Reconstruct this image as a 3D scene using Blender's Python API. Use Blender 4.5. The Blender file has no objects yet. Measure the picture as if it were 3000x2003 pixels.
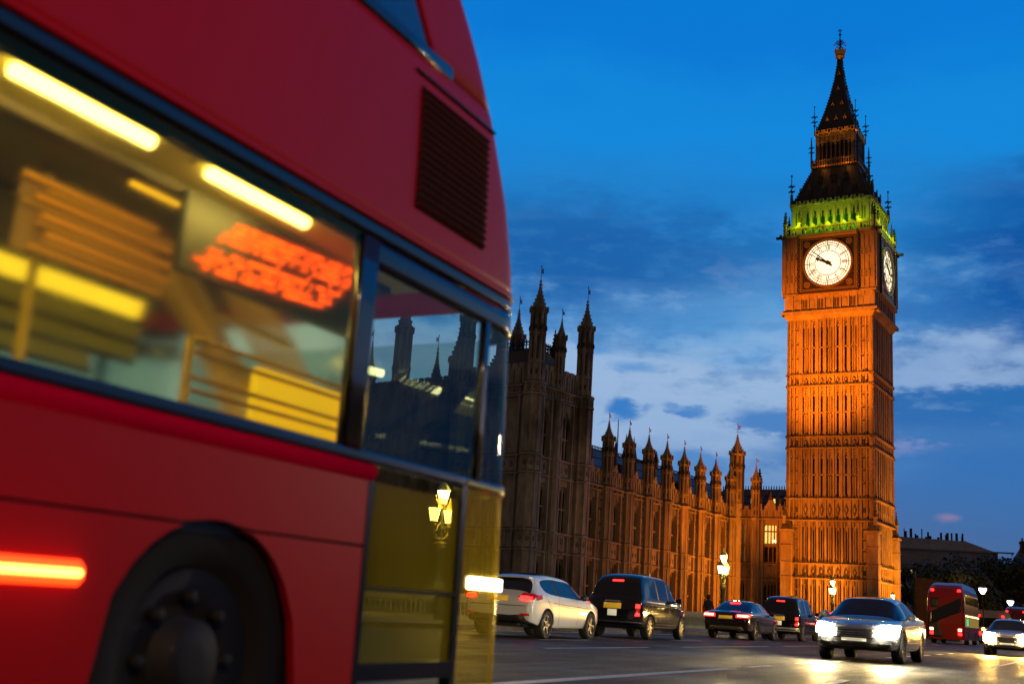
import bpy, bmesh, math, random
from mathutils import Vector, Matrix, Euler
from mathutils.bvhtree import BVHTree
D = bpy.data; SC = bpy.context.scene; R = math.radians
sin, cos, pi = math.sin, math.cos, math.pi
random.seed(7)

# ------------------------------------------------------------------ camera
cam = D.cameras.new('camera'); camo = D.objects.new('camera', cam); SC.collection.objects.link(camo)
PITCH, ROLL = R(13.0235), R(3.719)
cam.sensor_width = 36; cam.lens = 39.864; cam.clip_start = 0.05; cam.clip_end = 6000
f0 = Vector((0, cos(PITCH), sin(PITCH))); r0 = Vector((1, 0, 0)); u0 = r0.cross(f0)
ix = r0*cos(ROLL) + u0*sin(ROLL); iu = -r0*sin(ROLL) + u0*cos(ROLL)
m = Matrix((ix, iu, -f0)).transposed().to_4x4(); m.translation = (0, 0, 0.72)
camo.matrix_world = m
cam.dof.use_dof = True; cam.dof.focus_distance = 42; cam.dof.aperture_fstop = 1.8
SC.camera = camo
SC.view_settings.view_transform = 'Standard'; SC.view_settings.look = 'None'
SC.view_settings.exposure = 0; SC.view_settings.gamma = 1
SC.render.engine = 'CYCLES'
SC.cycles.use_denoising = True
SC.cycles.max_bounces = 7; SC.cycles.transparent_max_bounces = 14
SC.cycles.sample_clamp_indirect = 4

# ------------------------------------------------------------------ node helpers
class NT:
    def __init__(s, tree): s.t = tree; s.n = tree.nodes; s.l = tree.links
    def new(s, typ, **kw):
        n = s.n.new(typ)
        for k, v in kw.items(): setattr(n, k, v)
        return n
    def put(s, sock, v):
        if isinstance(v, bpy.types.NodeSocket): s.l.new(v, sock)
        else: sock.default_value = v
    def m(s, op, a, b=None, c=None, clamp=False):
        n = s.n.new('ShaderNodeMath'); n.operation = op; n.use_clamp = clamp
        for i, v in enumerate((a, b, c)):
            if v is not None: s.put(n.inputs[i], v)
        return n.outputs[0]
    def ss(s, v, a, b):          # smooth step of v between a and b
        n = s.n.new('ShaderNodeMapRange'); n.interpolation_type = 'SMOOTHSTEP'
        s.put(n.inputs[0], v); n.inputs[1].default_value = a; n.inputs[2].default_value = b
        n.inputs[3].default_value = 0; n.inputs[4].default_value = 1
        return n.outputs[0]
    def noise(s, vec, scale, detail=4, rough=.55, w=None):
        n = s.n.new('ShaderNodeTexNoise'); s.put(n.inputs['Vector'], vec)
        n.inputs['Scale'].default_value = scale; n.inputs['Detail'].default_value = detail
        n.inputs['Roughness'].default_value = rough
        return n.outputs[0]
    def mix(s, f, a, b, typ='MIX'):
        n = s.n.new('ShaderNodeMix'); n.data_type = 'RGBA'; n.blend_type = typ
        s.put(n.inputs[0], f)
        for i, v in ((6, a), (7, b)):
            if isinstance(v, tuple) and len(v) == 3: v = v + (1,)
            s.put(n.inputs[i], v)
        return n.outputs[2]
    def ramp(s, f, stops, interp='EASE'):
        n = s.n.new('ShaderNodeValToRGB'); cr = n.color_ramp; cr.interpolation = interp
        s.put(n.inputs[0], f)
        while len(cr.elements) < len(stops): cr.elements.new(.5)
        for e, (p, c) in zip(cr.elements, stops): e.position = p; e.color = tuple(c) + (1,)
        return n.outputs[0]

# ------------------------------------------------------------------ sky (dusk, bright in the west, dark behind)
W = D.worlds.new('World'); SC.world = W; W.use_nodes = True
T = NT(W.node_tree); T.n.clear()
tc = T.new('ShaderNodeTexCoord'); dirv = tc.outputs['Generated']
sp = T.new('ShaderNodeSeparateXYZ'); T.l.new(dirv, sp.inputs[0])
X, Y, Z = sp.outputs
el = T.m('MULTIPLY', T.m('ARCSINE', Z), 180/pi)
az = T.m('MULTIPLY', T.m('ARCTAN2', X, Y), 180/pi)
mp = T.new('ShaderNodeMapping'); T.l.new(dirv, mp.inputs[0]); mp.inputs['Scale'].default_value = (1, 1, 2.6)
cv = mp.outputs[0]
n1 = T.noise(cv, 4.2, 6, .5); n2 = T.noise(cv, 11, 6, .58); n3 = T.noise(cv, 32, 5, .6)
wa = T.m('ADD', T.m('SUBTRACT', n1, .5), T.m('MULTIPLY', T.m('SUBTRACT', n2, .5), .6))
wb = T.m('ADD', T.m('SUBTRACT', n2, .5), T.m('MULTIPLY', T.m('SUBTRACT', n3, .5), .6))
elw = T.m('ADD', el, T.m('MULTIPLY', wa, 6.0))
def ef(d): return max(0, min(1, d/60))
sky = T.ramp(T.m('DIVIDE', elw, 60), [
    (0.0, (.035, .10, .26)), (ef(3.5), (.04, .15, .38)), (ef(7), (.13, .29, .56)), (ef(9.0), (.27, .43, .68)),
    (ef(12.4), (.30, .46, .70)), (ef(15), (.11, .35, .69)), (ef(17.5), (.012, .20, .54)), (ef(20), (.01, .21, .59)),
    (ef(24), (.003, .24, .70)), (ef(29), (.0, .19, .66)), (ef(40), (.0, .13, .5)), (1.0, (.0, .05, .24))])
eld = T.m('ADD', el, T.m('ADD', T.m('MULTIPLY', wb, 1.6), T.m('MULTIPLY', T.m('SUBTRACT', n3, .5), 1.2)))
def blob(a0, e0, sa, se, warp, soft=.55):
    da = T.m('DIVIDE', T.m('SUBTRACT', T.m('ADD', az, T.m('MULTIPLY', wb, warp*sa*2.2)), a0), sa)
    de = T.m('DIVIDE', T.m('SUBTRACT', T.m('ADD', el, T.m('MULTIPLY', T.m('ADD', wa, wb), warp*se*2.0)), e0), se)
    r = T.m('SQRT', T.m('ADD', T.m('MULTIPLY', da, da), T.m('MULTIPLY', de, de)))
    n = T.ss(r, 1+soft*.5, 1-soft)
    return n
def over(mask, col, k=1.0):
    global sky
    sky = T.mix(T.m('MULTIPLY', mask, k), sky, col)
# right part of the view is deeper blue below and above a pale strip
over(T.m('MULTIPLY', T.ss(az, 15.5, 19.0), T.ss(eld, 12.0, 10.6)), (.012, .145, .44), .92)
over(T.m('MULTIPLY', T.ss(az, 15, 20), T.ss(el, 8.0, 2.5)), (.045, .13, .30), .8)
over(blob(26.0, 16.6, 7.0, 4.9, .6, .8), (.0, .088, .36), 1.0)
over(blob(21.5, 15.0, 3.4, 1.8, 1.2, .9), (.012, .16, .48), .6)
over(blob(3, 17.2, 11.5, 3.2, .5, .8), (.005, .118, .40), 1.0)
over(blob(10.5, 14.6, 4.5, .6, 1.2, .9), (.05, .26, .60), .5)
over(blob(15.5, 19.5, 4, 1.2, 1.6, .9), (.03, .25, .66), .4)
over(blob(19.6, 12.3, 3.6, 1.3, .45, .9), (.20, .35, .62), .6)
over(T.m('MULTIPLY', T.ss(az, 17.6, 18.4), T.m('MULTIPLY', T.ss(eld, 11.5, 10.8), T.ss(el, 9.0, 10.4))), (.010, .135, .43), .9)
over(blob(14.4, 9.5, 4.2, .95, 1.0, .5), (.03, .19, .52), .9)
over(blob(16.5, 7.8, 4.6, 1.3, 1.0, .6), (.035, .19, .50), .85)
over(blob(9.8, 7.5, 2.4, .62, .9, .35), (.04, .22, .55), .85)
over(blob(5.0, 7.6, 2.0, .45, 1.1, .5), (.07, .24, .55), .7)
over(blob(18.8, 12.3, 4.0, 1.35, .5, .9), (.22, .37, .63), .7)
over(T.m('MULTIPLY', T.ss(az, 17.4, 18.2), T.m('MULTIPLY', T.ss(eld, 11.4, 10.9), T.ss(el, 9.2, 10.6))), (.012, .14, .43), .95)
over(blob(5.75, 9.85, .95, .75, 1.7, .5), (.02, .19, .54), .95)
over(blob(5.8, 10.25, .5, .6, 1.5, .5), (.02, .19, .54), .9)
over(blob(8.8, 9.75, .9, .42, 2.0, .6), (.03, .20, .54), .9)
over(blob(8.0, 10.05, .5, .3, 1.8, .6), (.03, .20, .54), .8)
over(blob(6.6, 12.2, 1.6, .28, 1.5, .8), (.05, .25, .60), .7)
over(blob(4.2, 13.2, 1.5, .45, 1.5, .8), (.03, .23, .60), .7)
over(blob(20.2, 8.75, 1.7, .42, 3.0, .9), (.27, .32, .58), .5)
over(blob(21.3, 5.25, .55, .2, 1.0, .9), (.30, .21, .36), .6)
brk = T.m('ADD', T.m('MULTIPLY', n2, .55), T.m('MULTIPLY', n3, .45))
over(T.m('MULTIPLY', T.ss(brk, .52, .64), T.m('MULTIPLY', T.ss(el, 7, 9), T.ss(el, 22, 17))), (.035, .19, .48), .38)
over(T.m('MULTIPLY', T.ss(brk, .47, .37), T.m('MULTIPLY', T.ss(el, 8, 10), T.ss(el, 20, 15))), (.26, .42, .68), .22)
# long soft streaks
mp2 = T.new('ShaderNodeMapping'); T.l.new(dirv, mp2.inputs[0]); mp2.inputs['Scale'].default_value = (4, 4, 22); mp2.inputs['Rotation'].default_value = (0, R(9), 0)
st = T.noise(mp2.outputs[0], 2.4, 5, .6)
over(T.m('MULTIPLY', T.ss(st, .5, .72), T.m('MULTIPLY', T.ss(el, 8, 11), T.ss(el, 24, 15))), (.16, .36, .68), .14)
over(T.m('MULTIPLY', T.ss(st, .5, .3), T.m('MULTIPLY', T.ss(el, 9, 12), T.ss(el, 26, 16))), (.004, .15, .48), .2)
fr = T.m('ADD', T.m('MULTIPLY', X, sin(R(30))), T.m('MULTIPLY', Y, cos(R(30))))
dim = T.ss(fr, -.1, .78)
up = T.ss(el, 75, 35)
dim = T.m('MULTIPLY', dim, T.m('ADD', .35, T.m('MULTIPLY', up, .65)))
# the eastern half of the dome: dull mauve; city roofs close the horizon on both sides of the view
sky = T.mix(dim, (.085, .060, .056), sky)
cityl = T.m('ADD', T.ss(az, 28, 46), T.ss(az, -10, -26), clamp=True)
sky = T.mix(T.m('MULTIPLY', cityl, T.ss(elw, 7.0, 3.2)), sky, (.022, .017, .013))
bg = T.new('ShaderNodeBackground'); T.put(bg.inputs[0], sky); bg.inputs[1].default_value = 1.0
ns = T.new('ShaderNodeTexSky'); ns.sky_type = 'NISHITA'; ns.sun_disc = False; ns.sun_elevation = R(0.5); ns.sun_rotation = R(10)
bg2 = T.new('ShaderNodeBackground'); T.l.new(ns.outputs[0], bg2.inputs[0]); bg2.inputs[1].default_value = .004
ad = T.new('ShaderNodeAddShader'); T.l.new(bg.outputs[0], ad.inputs[0]); T.l.new(bg2.outputs[0], ad.inputs[1])
ow = T.new('ShaderNodeOutputWorld'); T.l.new(ad.outputs[0], ow.inputs[0])
W.cycles.sampling_method = 'MANUAL'; W.cycles.sample_map_resolution = 1024

sl = D.lights.new('sun', 'SUN'); sl.energy = .02; sl.angle = R(12); sl.color = (1, .8, .65)
so = D.objects.new('sun', sl); SC.collection.objects.link(so); so.rotation_euler = Vector((-.17, -.98, -.1)).to_track_quat('-Z', 'Y').to_euler()

# ------------------------------------------------------------------ lamps of the floodlit palace
def lamp(name, kind, loc, energy, col, target=None, size=.3, spot=60, blend=.6, parent=None):
    l = D.lights.new(name, kind); l.energy = energy; l.color = col
    if kind == 'SPOT': l.spot_size = R(spot); l.spot_blend = blend; l.shadow_soft_size = size
    elif kind == 'POINT': l.shadow_soft_size = size
    elif kind == 'AREA': l.size = size
    o = D.objects.new(name, l); SC.collection.objects.link(o); o.location = loc
    if target is not None: o.rotation_euler = (Vector(target)-Vector(loc)).to_track_quat('-Z', 'Y').to_euler()
    if parent: o.parent = parent
    return o
SOD = (1, .36, .045)
# ------------------------------------------------------------------ mesh builder
class MB:
    def __init__(s): s.v = []; s.f = []; s.mi = []; s.M = Matrix.Identity(4)
    def add(s, vs, fs, mi=0):
        b = len(s.v); s.v += [tuple(s.M @ Vector(p)) for p in vs]
        s.f += [tuple(b+i for i in f) for f in fs]; s.mi += [mi]*len(fs)
    def box(s, x0, x1, y0, y1, z0, z1, mi=0):
        s.add([(x0,y0,z0),(x1,y0,z0),(x1,y1,z0),(x0,y1,z0),(x0,y0,z1),(x1,y0,z1),(x1,y1,z1),(x0,y1,z1)],
              [(0,3,2,1),(4,5,6,7),(0,1,5,4),(1,2,6,5),(2,3,7,6),(3,0,4,7)], mi)
    def frus(s, n, r0, z0, r1, z1, cx=0, cy=0, rot=None, mi=0, cap=True):
        rot = pi/n if rot is None else rot
        vs = []
        for r, z in ((r0, z0), (r1, z1)):
            for k in range(n):
                a = rot+2*pi*k/n; vs.append((cx+r*cos(a), cy+r*sin(a), z))
        fs = [(k, (k+1) % n, n+(k+1) % n, n+k) for k in range(n)]
        if cap: fs += [tuple(range(n-1, -1, -1)), tuple(range(n, 2*n))]
        s.add(vs, fs, mi)
    def lathe(s, prof, n=12, cx=0, cy=0, rot=0, mi=0):
        vs = []; fs = []
        for r, z in prof:
            for k in range(n):
                a = rot+2*pi*k/n; vs.append((cx+max(r, 1e-4)*cos(a), cy+max(r, 1e-4)*sin(a), z))
        for i in range(len(prof)-1):
            for k in range(n):
                fs.append((i*n+k, i*n+(k+1) % n, (i+1)*n+(k+1) % n, (i+1)*n+k))
        fs += [tuple(range(n-1, -1, -1)), tuple(range((len(prof)-1)*n, len(prof)*n))]
        s.add(vs, fs, mi)
    def sqf(s, h0, z0, h1, z1, cx=0, cy=0, mi=0): s.frus(4, h0*2**.5, z0, h1*2**.5, z1, cx, cy, pi/4, mi)
    def tube(s, pts, r, n=8, mi=0):
        pts = [Vector(p) for p in pts]; vs = []; fs = []
        for i, p in enumerate(pts):
            t = (pts[min(i+1, len(pts)-1)]-pts[max(i-1, 0)]).normalized()
            a = t.cross(Vector((0, 0, 1)) if abs(t.z) < .95 else Vector((1, 0, 0))).normalized(); b = t.cross(a)
            rr = r[i] if isinstance(r, (list, tuple)) else r
            for k in range(n):
                q = p + a*rr*cos(2*pi*k/n) + b*rr*sin(2*pi*k/n); vs.append(tuple(q))
        for i in range(len(pts)-1):
            for k in range(n): fs.append((i*n+k, i*n+(k+1) % n, (i+1)*n+(k+1) % n, (i+1)*n+k))
        fs += [tuple(range(n-1, -1, -1)), tuple(range((len(pts)-1)*n, len(pts)*n))]
        s.add(vs, fs, mi)
    def quad(s, a, b, c, d, mi=0): s.add([a, b, c, d], [(0, 1, 2, 3)], mi)
    def poly(s, pts, y0, y1, mi=0):          # polygon (x,z) extruded along y
        n = len(pts)
        s.add([(x, y0, z) for x, z in pts]+[(x, y1, z) for x, z in pts],
              [tuple(range(n)), tuple(range(2*n-1, n-1, -1))]+[(k, n+k, n+(k+1) % n, (k+1) % n) for k in range(n)], mi)
    def mesh(s, name, mats):
        me = D.meshes.new(name); me.from_pydata(s.v, [], s.f)
        for mt in mats: me.materials.append(mt)
        me.polygons.foreach_set('material_index', s.mi); me.update(); return me
    def build(s, name, mats, parent=None, smooth=False, fix=True):
        if not isinstance(mats, (list, tuple)): mats = [mats]
        me = s.mesh(name, mats)
        if fix:
            bm = bmesh.new(); bm.from_mesh(me); bmesh.ops.recalc_face_normals(bm, faces=bm.faces); bm.to_mesh(me); bm.free()
        return link(name, me, parent, smooth)
def link(name, me, parent=None, smooth=False):
    o = D.objects.new(name, me); SC.collection.objects.link(o)
    if parent: o.parent = parent
    if smooth: me.polygons.foreach_set('use_smooth', [True]*len(me.polygons))
    return o
def thing(name, label, cat, loc=(0, 0, 0), rz=0, group=None):
    o = D.objects.new(name, None); SC.collection.objects.link(o); o.location = loc; o.rotation_euler = (0, 0, rz)
    o.empty_display_size = .2
    return tag(o, label, cat, group)
def tag(o, label, cat, group=None):
    o['label'] = label; o['category'] = cat
    if group: o['group'] = group
    return o
def again(o, parent):                         # another part sharing the mesh
    c = o.copy(); SC.collection.objects.link(c); c.parent = parent; return c
def copy_thing(t, loc, rz, label=None):
    r = t.copy(); SC.collection.objects.link(r); r.location = loc; r.rotation_euler = (0, 0, rz)
    if label: r['label'] = label
    for ch in list(t.children):
        c = ch.copy(); SC.collection.objects.link(c); c.parent = r
        for g in ch.children:
            d = g.copy(); SC.collection.objects.link(d); d.parent = c
    return r

# ------------------------------------------------------------------ materials
def mat(name, col, rough=.6, metal=0, spec=.5, emit=None, es=0, coat=0):
    m = D.materials.new(name); m.use_nodes = True; b = m.node_tree.nodes['Principled BSDF']
    b.inputs['Base Color'].default_value = tuple(col)+(1,); b.inputs['Roughness'].default_value = rough
    b.inputs['Metallic'].default_value = metal; b.inputs['Specular IOR Level'].default_value = spec
    b.inputs['Coat Weight'].default_value = coat; b.inputs['Coat Roughness'].default_value = .04
    if emit: b.inputs['Emission Color'].default_value = tuple(emit)+(1,); b.inputs['Emission Strength'].default_value = es
    return m
def noisy(m, c1, c2, scale, detail=5, bump=0, bscale=None, stretch=(1, 1, 1), rough=None, c3=None):
    T = NT(m.node_tree); b = T.n['Principled BSDF']
    tc = T.new('ShaderNodeTexCoord'); mp = T.new('ShaderNodeMapping'); T.l.new(tc.outputs['Object'], mp.inputs[0]); mp.inputs['Scale'].default_value = stretch
    n = T.noise(mp.outputs[0], scale, detail, .62)
    col = T.ramp(n, [(.34, c1), (.66, c2)], 'LINEAR')
    if c3:
        n2 = T.noise(mp.outputs[0], scale*.23, 4, .6); col = T.mix(T.ss(n2, .46, .68), col, c3)
    T.l.new(col, b.inputs['Base Color'])
    if rough: T.l.new(T.ramp(n, [(.3, (rough[0],)*3), (.7, (rough[1],)*3)], 'LINEAR'), b.inputs['Roughness'])
    if bump:
        bp = T.new('ShaderNodeBump'); bp.inputs['Strength'].default_value = bump; bp.inputs['Distance'].default_value = .05
        T.l.new(T.noise(mp.outputs[0], bscale or scale*3, 4, .6), bp.inputs['Height']); T.l.new(bp.outputs[0], b.inputs['Normal'])
    return m
stone = noisy(mat('limestone', (.3, .24, .17), .85), (.23, .17, .11), (.37, .29, .20), 1.3, 6, .5, 5, (1, 1, .35), c3=(.20, .14, .09))
soot_shade = noisy(mat('soot_and_shade_stone', (.06, .05, .045), .9), (.035, .03, .028), (.09, .075, .06), 2, 4)  # soot on weathered tops, also painted groove shade between the tower ribs
wstone = noisy(mat('weathered_stone', (.16, .13, .10), .88), (.22, .19, .165), (.40, .345, .29), 1.2, 6, .5, 5, (1, 1, .4), c3=(.09, .075, .06))
slate = noisy(mat('slate_roof', (.05, .05, .055), .5), (.035, .036, .042), (.075, .075, .082), 3, 4, .2)
iron = mat('cast_iron_dark', (.018, .018, .02), .45, .2)
ironroof = noisy(mat('iron_roof', (.009, .012, .020), .5), (.006, .009, .016), (.013, .017, .027), 2.5, 4, .2)
gold = mat('gilding', (.72, .42, .09), .38, .85)
darkglass = mat('dark_window_glass', (.006, .006, .008), .12, 0, .5)
litglass = mat('lit_window', (.5, .35, .1), .5, 0, .5, (1, .62, .14), 1.2)
dimglass = mat('dim_lit_window', (.2, .15, .1), .4, 0, .5, (1, .6, .2), .10)
dialm = mat('clock_dial_opal', (.8, .78, .6), .5, 0, .5, (1, .92, .58), 1.45)
dialblack = mat('clock_dial_ironwork', (.02, .016, .012), .5)
lampglass = mat('street_lantern_glass', (.9, .9, .6), .4, 0, .5, (1, .93, .42), 5.5)
lampgreen = noisy(mat('lamp_post_green_paint', (.03, .06, .035), .45, 0, .5), (.025, .05, .03), (.05, .08, .05), 6)
lampgild = mat('lamp_gilt_trim', (.45, .38, .12), .35, .6)
chrome = mat('chrome', (.75, .75, .76), .18, 1)
rubber = noisy(mat('tyre_rubber', (.018, .018, .018), .8), (.014, .014, .014), (.03, .028, .026), 12)
plast = mat('black_plastic', (.02, .02, .021), .5)
alloy = mat('alloy_wheel', (.16, .16, .165), .45, .8)
cglass = mat('tinted_car_glass', (.008, .009, .011), .06, 0, .6)
redlamp = mat('red_tail_lamp_on', (.5, .01, .01), .25, 0, .5, (1, .010, .008), 11)
redhot = mat('bright_tail_lamp_core', (.8, .2, .15), .25, 0, .5, (1, .32, .2), 9)
redlens = mat('red_lens_unlit', (.32, .006, .006), .2, 0, .5, (1, .02, .01), .12)
head = mat('headlamp_on', (1, 1, 1), .2, 0, .5, (1, .90, .60), 420)
headw = mat('warm_headlamp_on', (1, 1, .9), .2, 0, .5, (1, .66, .20), 420)
plateY = noisy(mat('yellow_number_plate', (.75, .42, .03), .5, 0, .5, (1, .55, .03), .28), (.7, .40, .02), (.8, .48, .05), 8)
platetext = mat('plate_lettering_black', (.015, .012, .01), .5)
plateW = mat('white_licence_disc_plate', (.8, .78, .68), .5, 0, .5, (1, .9, .6), .45)
def glassmat(name, tint, gloss=.08, rough=.02, glow=None):
    m = D.materials.new(name); m.use_nodes = True; T = NT(m.node_tree); T.n.clear()
    tr = T.new('ShaderNodeBsdfTransparent'); tr.inputs[0].default_value = tuple(tint)+(1,)
    gl = T.new('ShaderNodeBsdfGlossy'); gl.inputs['Roughness'].default_value = rough
    lw = T.new('ShaderNodeLayerWeight'); lw.inputs[0].default_value = .35
    fac = T.m('ADD', gloss*.35, T.m('MULTIPLY', lw.outputs['Fresnel'], gloss*2.2), clamp=True)
    mx = T.new('ShaderNodeMixShader'); T.l.new(fac, mx.inputs[0]); T.l.new(tr.outputs[0], mx.inputs[1]); T.l.new(gl.outputs[0], mx.inputs[2])
    out = mx.outputs[0]
    if glow:
        df = T.new('ShaderNodeBsdfTranslucent'); df.inputs[0].default_value = tuple(glow[:3])+(1,)
        m2 = T.new('ShaderNodeMixShader'); m2.inputs[0].default_value = glow[3]; T.l.new(out, m2.inputs[1]); T.l.new(df.outputs[0], m2.inputs[2]); out = m2.outputs[0]
    o = T.new('ShaderNodeOutputMaterial'); T.l.new(out, o.inputs[0]); return m
def mistglass(name, rough, clear):
    m = D.materials.new(name); m.use_nodes = True; T = NT(m.node_tree); T.n.clear()
    g = T.new('ShaderNodeBsdfGlass'); g.inputs['IOR'].default_value = 1.25; g.inputs['Color'].default_value = (.98, .91, .58, 1)
    tc = T.new('ShaderNodeTexCoord'); n = T.noise(tc.outputs['Object'], 3.5, 4, .6)
    T.l.new(T.m('MULTIPLY', T.m('ADD', .45, n), rough), g.inputs['Roughness'])
    tr = T.new('ShaderNodeBsdfTransparent'); mx = T.new('ShaderNodeMixShader'); mx.inputs[0].default_value = 1-clear
    T.l.new(tr.outputs[0], mx.inputs[1]); T.l.new(g.outputs[0], mx.inputs[2])
    o = T.new('ShaderNodeOutputMaterial'); T.l.new(mx.outputs[0], o.inputs[0]); return m

# ------------------------------------------------------------------ road frame: s runs along the bridge away from the camera, l to the left of it
PSI = R(27.6); RD = Vector((sin(PSI), cos(PSI), 0)); LN = Vector((-cos(PSI), sin(PSI), 0)); RZ = R(90-27.6)
def sl_(s, l, z=0): return RD*s + LN*l + Vector((0, 0, z))

asph = mat('asphalt', (.035, .033, .033), .4)
def asphalt():
    T = NT(asph.node_tree); b = T.n['Principled BSDF']
    b.inputs['Specular IOR Level'].default_value = .17
    tc = T.new('ShaderNodeTexCoord'); v = tc.outputs['Object']
    nf = T.noise(v, 15, 9, .82); nm = T.noise(v, 9, 4, .65); nl = T.noise(v, .35, 4, .6)
    mp = T.new('ShaderNodeMapping'); T.l.new(v, mp.inputs[0]); mp.inputs['Scale'].default_value = (.12, 1.6, 1)
    tr = T.noise(mp.outputs[0], 1.2, 4, .6)
    col = T.ramp(nf, [(.43, (.003, .003, .003)), (.60, (.070, .056, .046))], 'LINEAR')
    col = T.mix(T.m('MULTIPLY', T.ss(tr, .42, .68), .6), col, (.022, .019, .018)); T.l.new(col, b.inputs['Base Color'])
    fl = T.new('ShaderNodeTexVoronoi'); T.l.new(v, fl.inputs['Vector']); fl.inputs['Scale'].default_value = 9  # pale aggregate flecks in the colour, standing in for sparkling glints
    col = T.mix(T.m('MULTIPLY', T.ss(fl.outputs['Distance'], .17, .10), T.ss(T.noise(v, 3, 3), .5, .6)), col, (.42, .38, .32)); T.l.new(col, b.inputs['Base Color'])
    r = T.m('ADD', T.m('MULTIPLY', T.ss(nl, .35, .65), .16), T.m('ADD', .36, T.m('MULTIPLY', T.ss(tr, .35, .65), .12)))
    T.l.new(r, b.inputs['Roughness'])
    vo = T.new('ShaderNodeTexVoronoi'); T.l.new(v, vo.inputs['Vector']); vo.inputs['Scale'].default_value = 38
    h = T.m('ADD', T.m('MULTIPLY', vo.outputs['Distance'], .8), T.m('ADD', T.m('MULTIPLY', nf, 2.2), T.m('MULTIPLY', nm, 1.6)))
    bp = T.new('ShaderNodeBump'); bp.inputs['Strength'].default_value = 1.0; bp.inputs['Distance'].default_value = .03
    T.l.new(h, bp.inputs['Height']); T.l.new(bp.outputs[0], b.inputs['Normal'])
asphalt()
paint = noisy(mat('road_marking_paint', (.55, .53, .48), .55), (.62, .60, .55), (.88, .85, .79), 9, 6, .4, 40)
paving = noisy(mat('paving_stone', (.14, .13, .12), .7), (.10, .095, .09), (.18, .165, .15), 3, 5, .2)
earth = noisy(mat('ground_soil', (.05, .05, .04), .9), (.03, .035, .025), (.07, .07, .05), .3)

def struct(name, mb, m_, **k):
    o = mb.build(name, m_, **k); o['kind'] = 'structure'; return o
b = MB(); b.quad((-3000, -3000, -.30), (3000, -3000, -.30), (3000, 3000, -.30), (-3000, 3000, -.30)); struct('ground', b, earth)
b = MB(); b.box(-60, 420, -14, 15.4, -.28, 0); o = struct('road', b, asph); o.rotation_euler[2] = RZ
b = MB(); b.box(-60, 420, 15.4, 15.62, -.28, .125); o = struct('kerb', b, paving); o.rotation_euler[2] = RZ
b = MB(); b.box(-60, 420, 15.62, 21.5, -.28, .115); o = struct('pavement', b, paving); o.rotation_euler[2] = RZ
# painted lines (s0, s1, l0, l1)
b = MB()
def line(s0, s1, l0, l1, dl=0): b.add([(s0, l0, .004), (s1, l0+dl, .004), (s1, l1+dl, .004), (s0, l1, .004)], [(0, 1, 2, 3)])
line(4.5, 17.4, 4.9, 5.1)
for k in range(9): line(18.4+k*3.4, 19.9+k*3.4, 4.95, 5.1)
line(19.2, 24.6, 8.9, 9.02); line(27.0, 35, 8.9, 9.02)
for k in range(12): line(37+k*9, 42+k*9, 8.9, 9.02)
for k in range(12): line(24+k*9, 27+k*9, 11.3, 11.4)
line(8, 120, 15.05, 15.13); line(8, 120, 14.85, 14.93)
line(12.4, 13.1, 3.2, 3.9); line(13.4, 16.8, 2.9, 3.02, .25); line(14.2, 15.2, 2.0, 2.8, .4); line(11.3, 12.2, 1.9, 2.6, .2)
line(16.5, 17.6, 1.0, 1.35); line(19, 23, .2, .32); line(30, 60, 2.3, 2.42)
o = struct('road_markings', b, paint); o.rotation_euler[2] = RZ
# ------------------------------------------------------------------ clock tower
def four(fn, mb):                                # the same work on all four faces (face at y = -h)
    M0 = mb.M.copy()
    for k in range(4): mb.M = M0 @ Matrix.Rotation(k*pi/2, 4, 'Z'); fn(mb)
    mb.M = M0
def crocket_line(mb, p, q, n, s, mi=0):
    p, q = Vector(p), Vector(q)
    for k in range(n):
        c = p.lerp(q, (k+.5)/n); mb.box(c.x-s, c.x+s, c.y-s, c.y+s, c.z-s, c.z+s*1.3, mi)
def pinnacle(mb, cx, cy, z0, z1, r, mi=0, tip=1):
    h = z1-z0
    mb.frus(4, r, z0, r, z0+h*.45, cx, cy, pi/4, mi); mb.frus(4, r*1.35, z0+h*.43, r*1.35, z0+h*.48, cx, cy, pi/4, mi)
    mb.frus(4, r*1.0, z0+h*.48, r*.12, z0+h*.93, cx, cy, pi/4, tip); mb.frus(6, r*.45, z0+h*.88, r*.1, z1, cx, cy, 0, tip)
    for k in range(3):
        zz = z0+h*(.55+.12*k); rr = r*(1.0-(zz-z0-h*.48)/(h*.45)*.88)*.75
        for sx in (-1, 1):
            for sy in (-1, 1): mb.box(cx+sx*rr-.07, cx+sx*rr+.07, cy+sy*rr-.07, cy+sy*rr+.07, zz-.07, zz+.12, tip)
def finial_rod(mb, cx, cy, z0, z1, r=.06, mi=0):
    h = z1-z0
    mb.tube([(cx, cy, z0), (cx, cy, z1)], [r, r*.6], 6, mi)
    for k in (.45, .62): mb.box(cx-h*.10, cx+h*.10, cy-r, cy+r, z0+h*k-r, z0+h*k+r, mi); mb.box(cx-r, cx+r, cy-h*.1, cy+h*.1, z0+h*k-r, z0+h*k+r, mi)
    mb.frus(6, r*2.6, z0+h*.3, r*2.6, z0+h*.34, cx, cy, 0, mi); mb.frus(6, r*2.2, z1-r*3, r*.5, z1, cx, cy, 0, mi)

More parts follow.
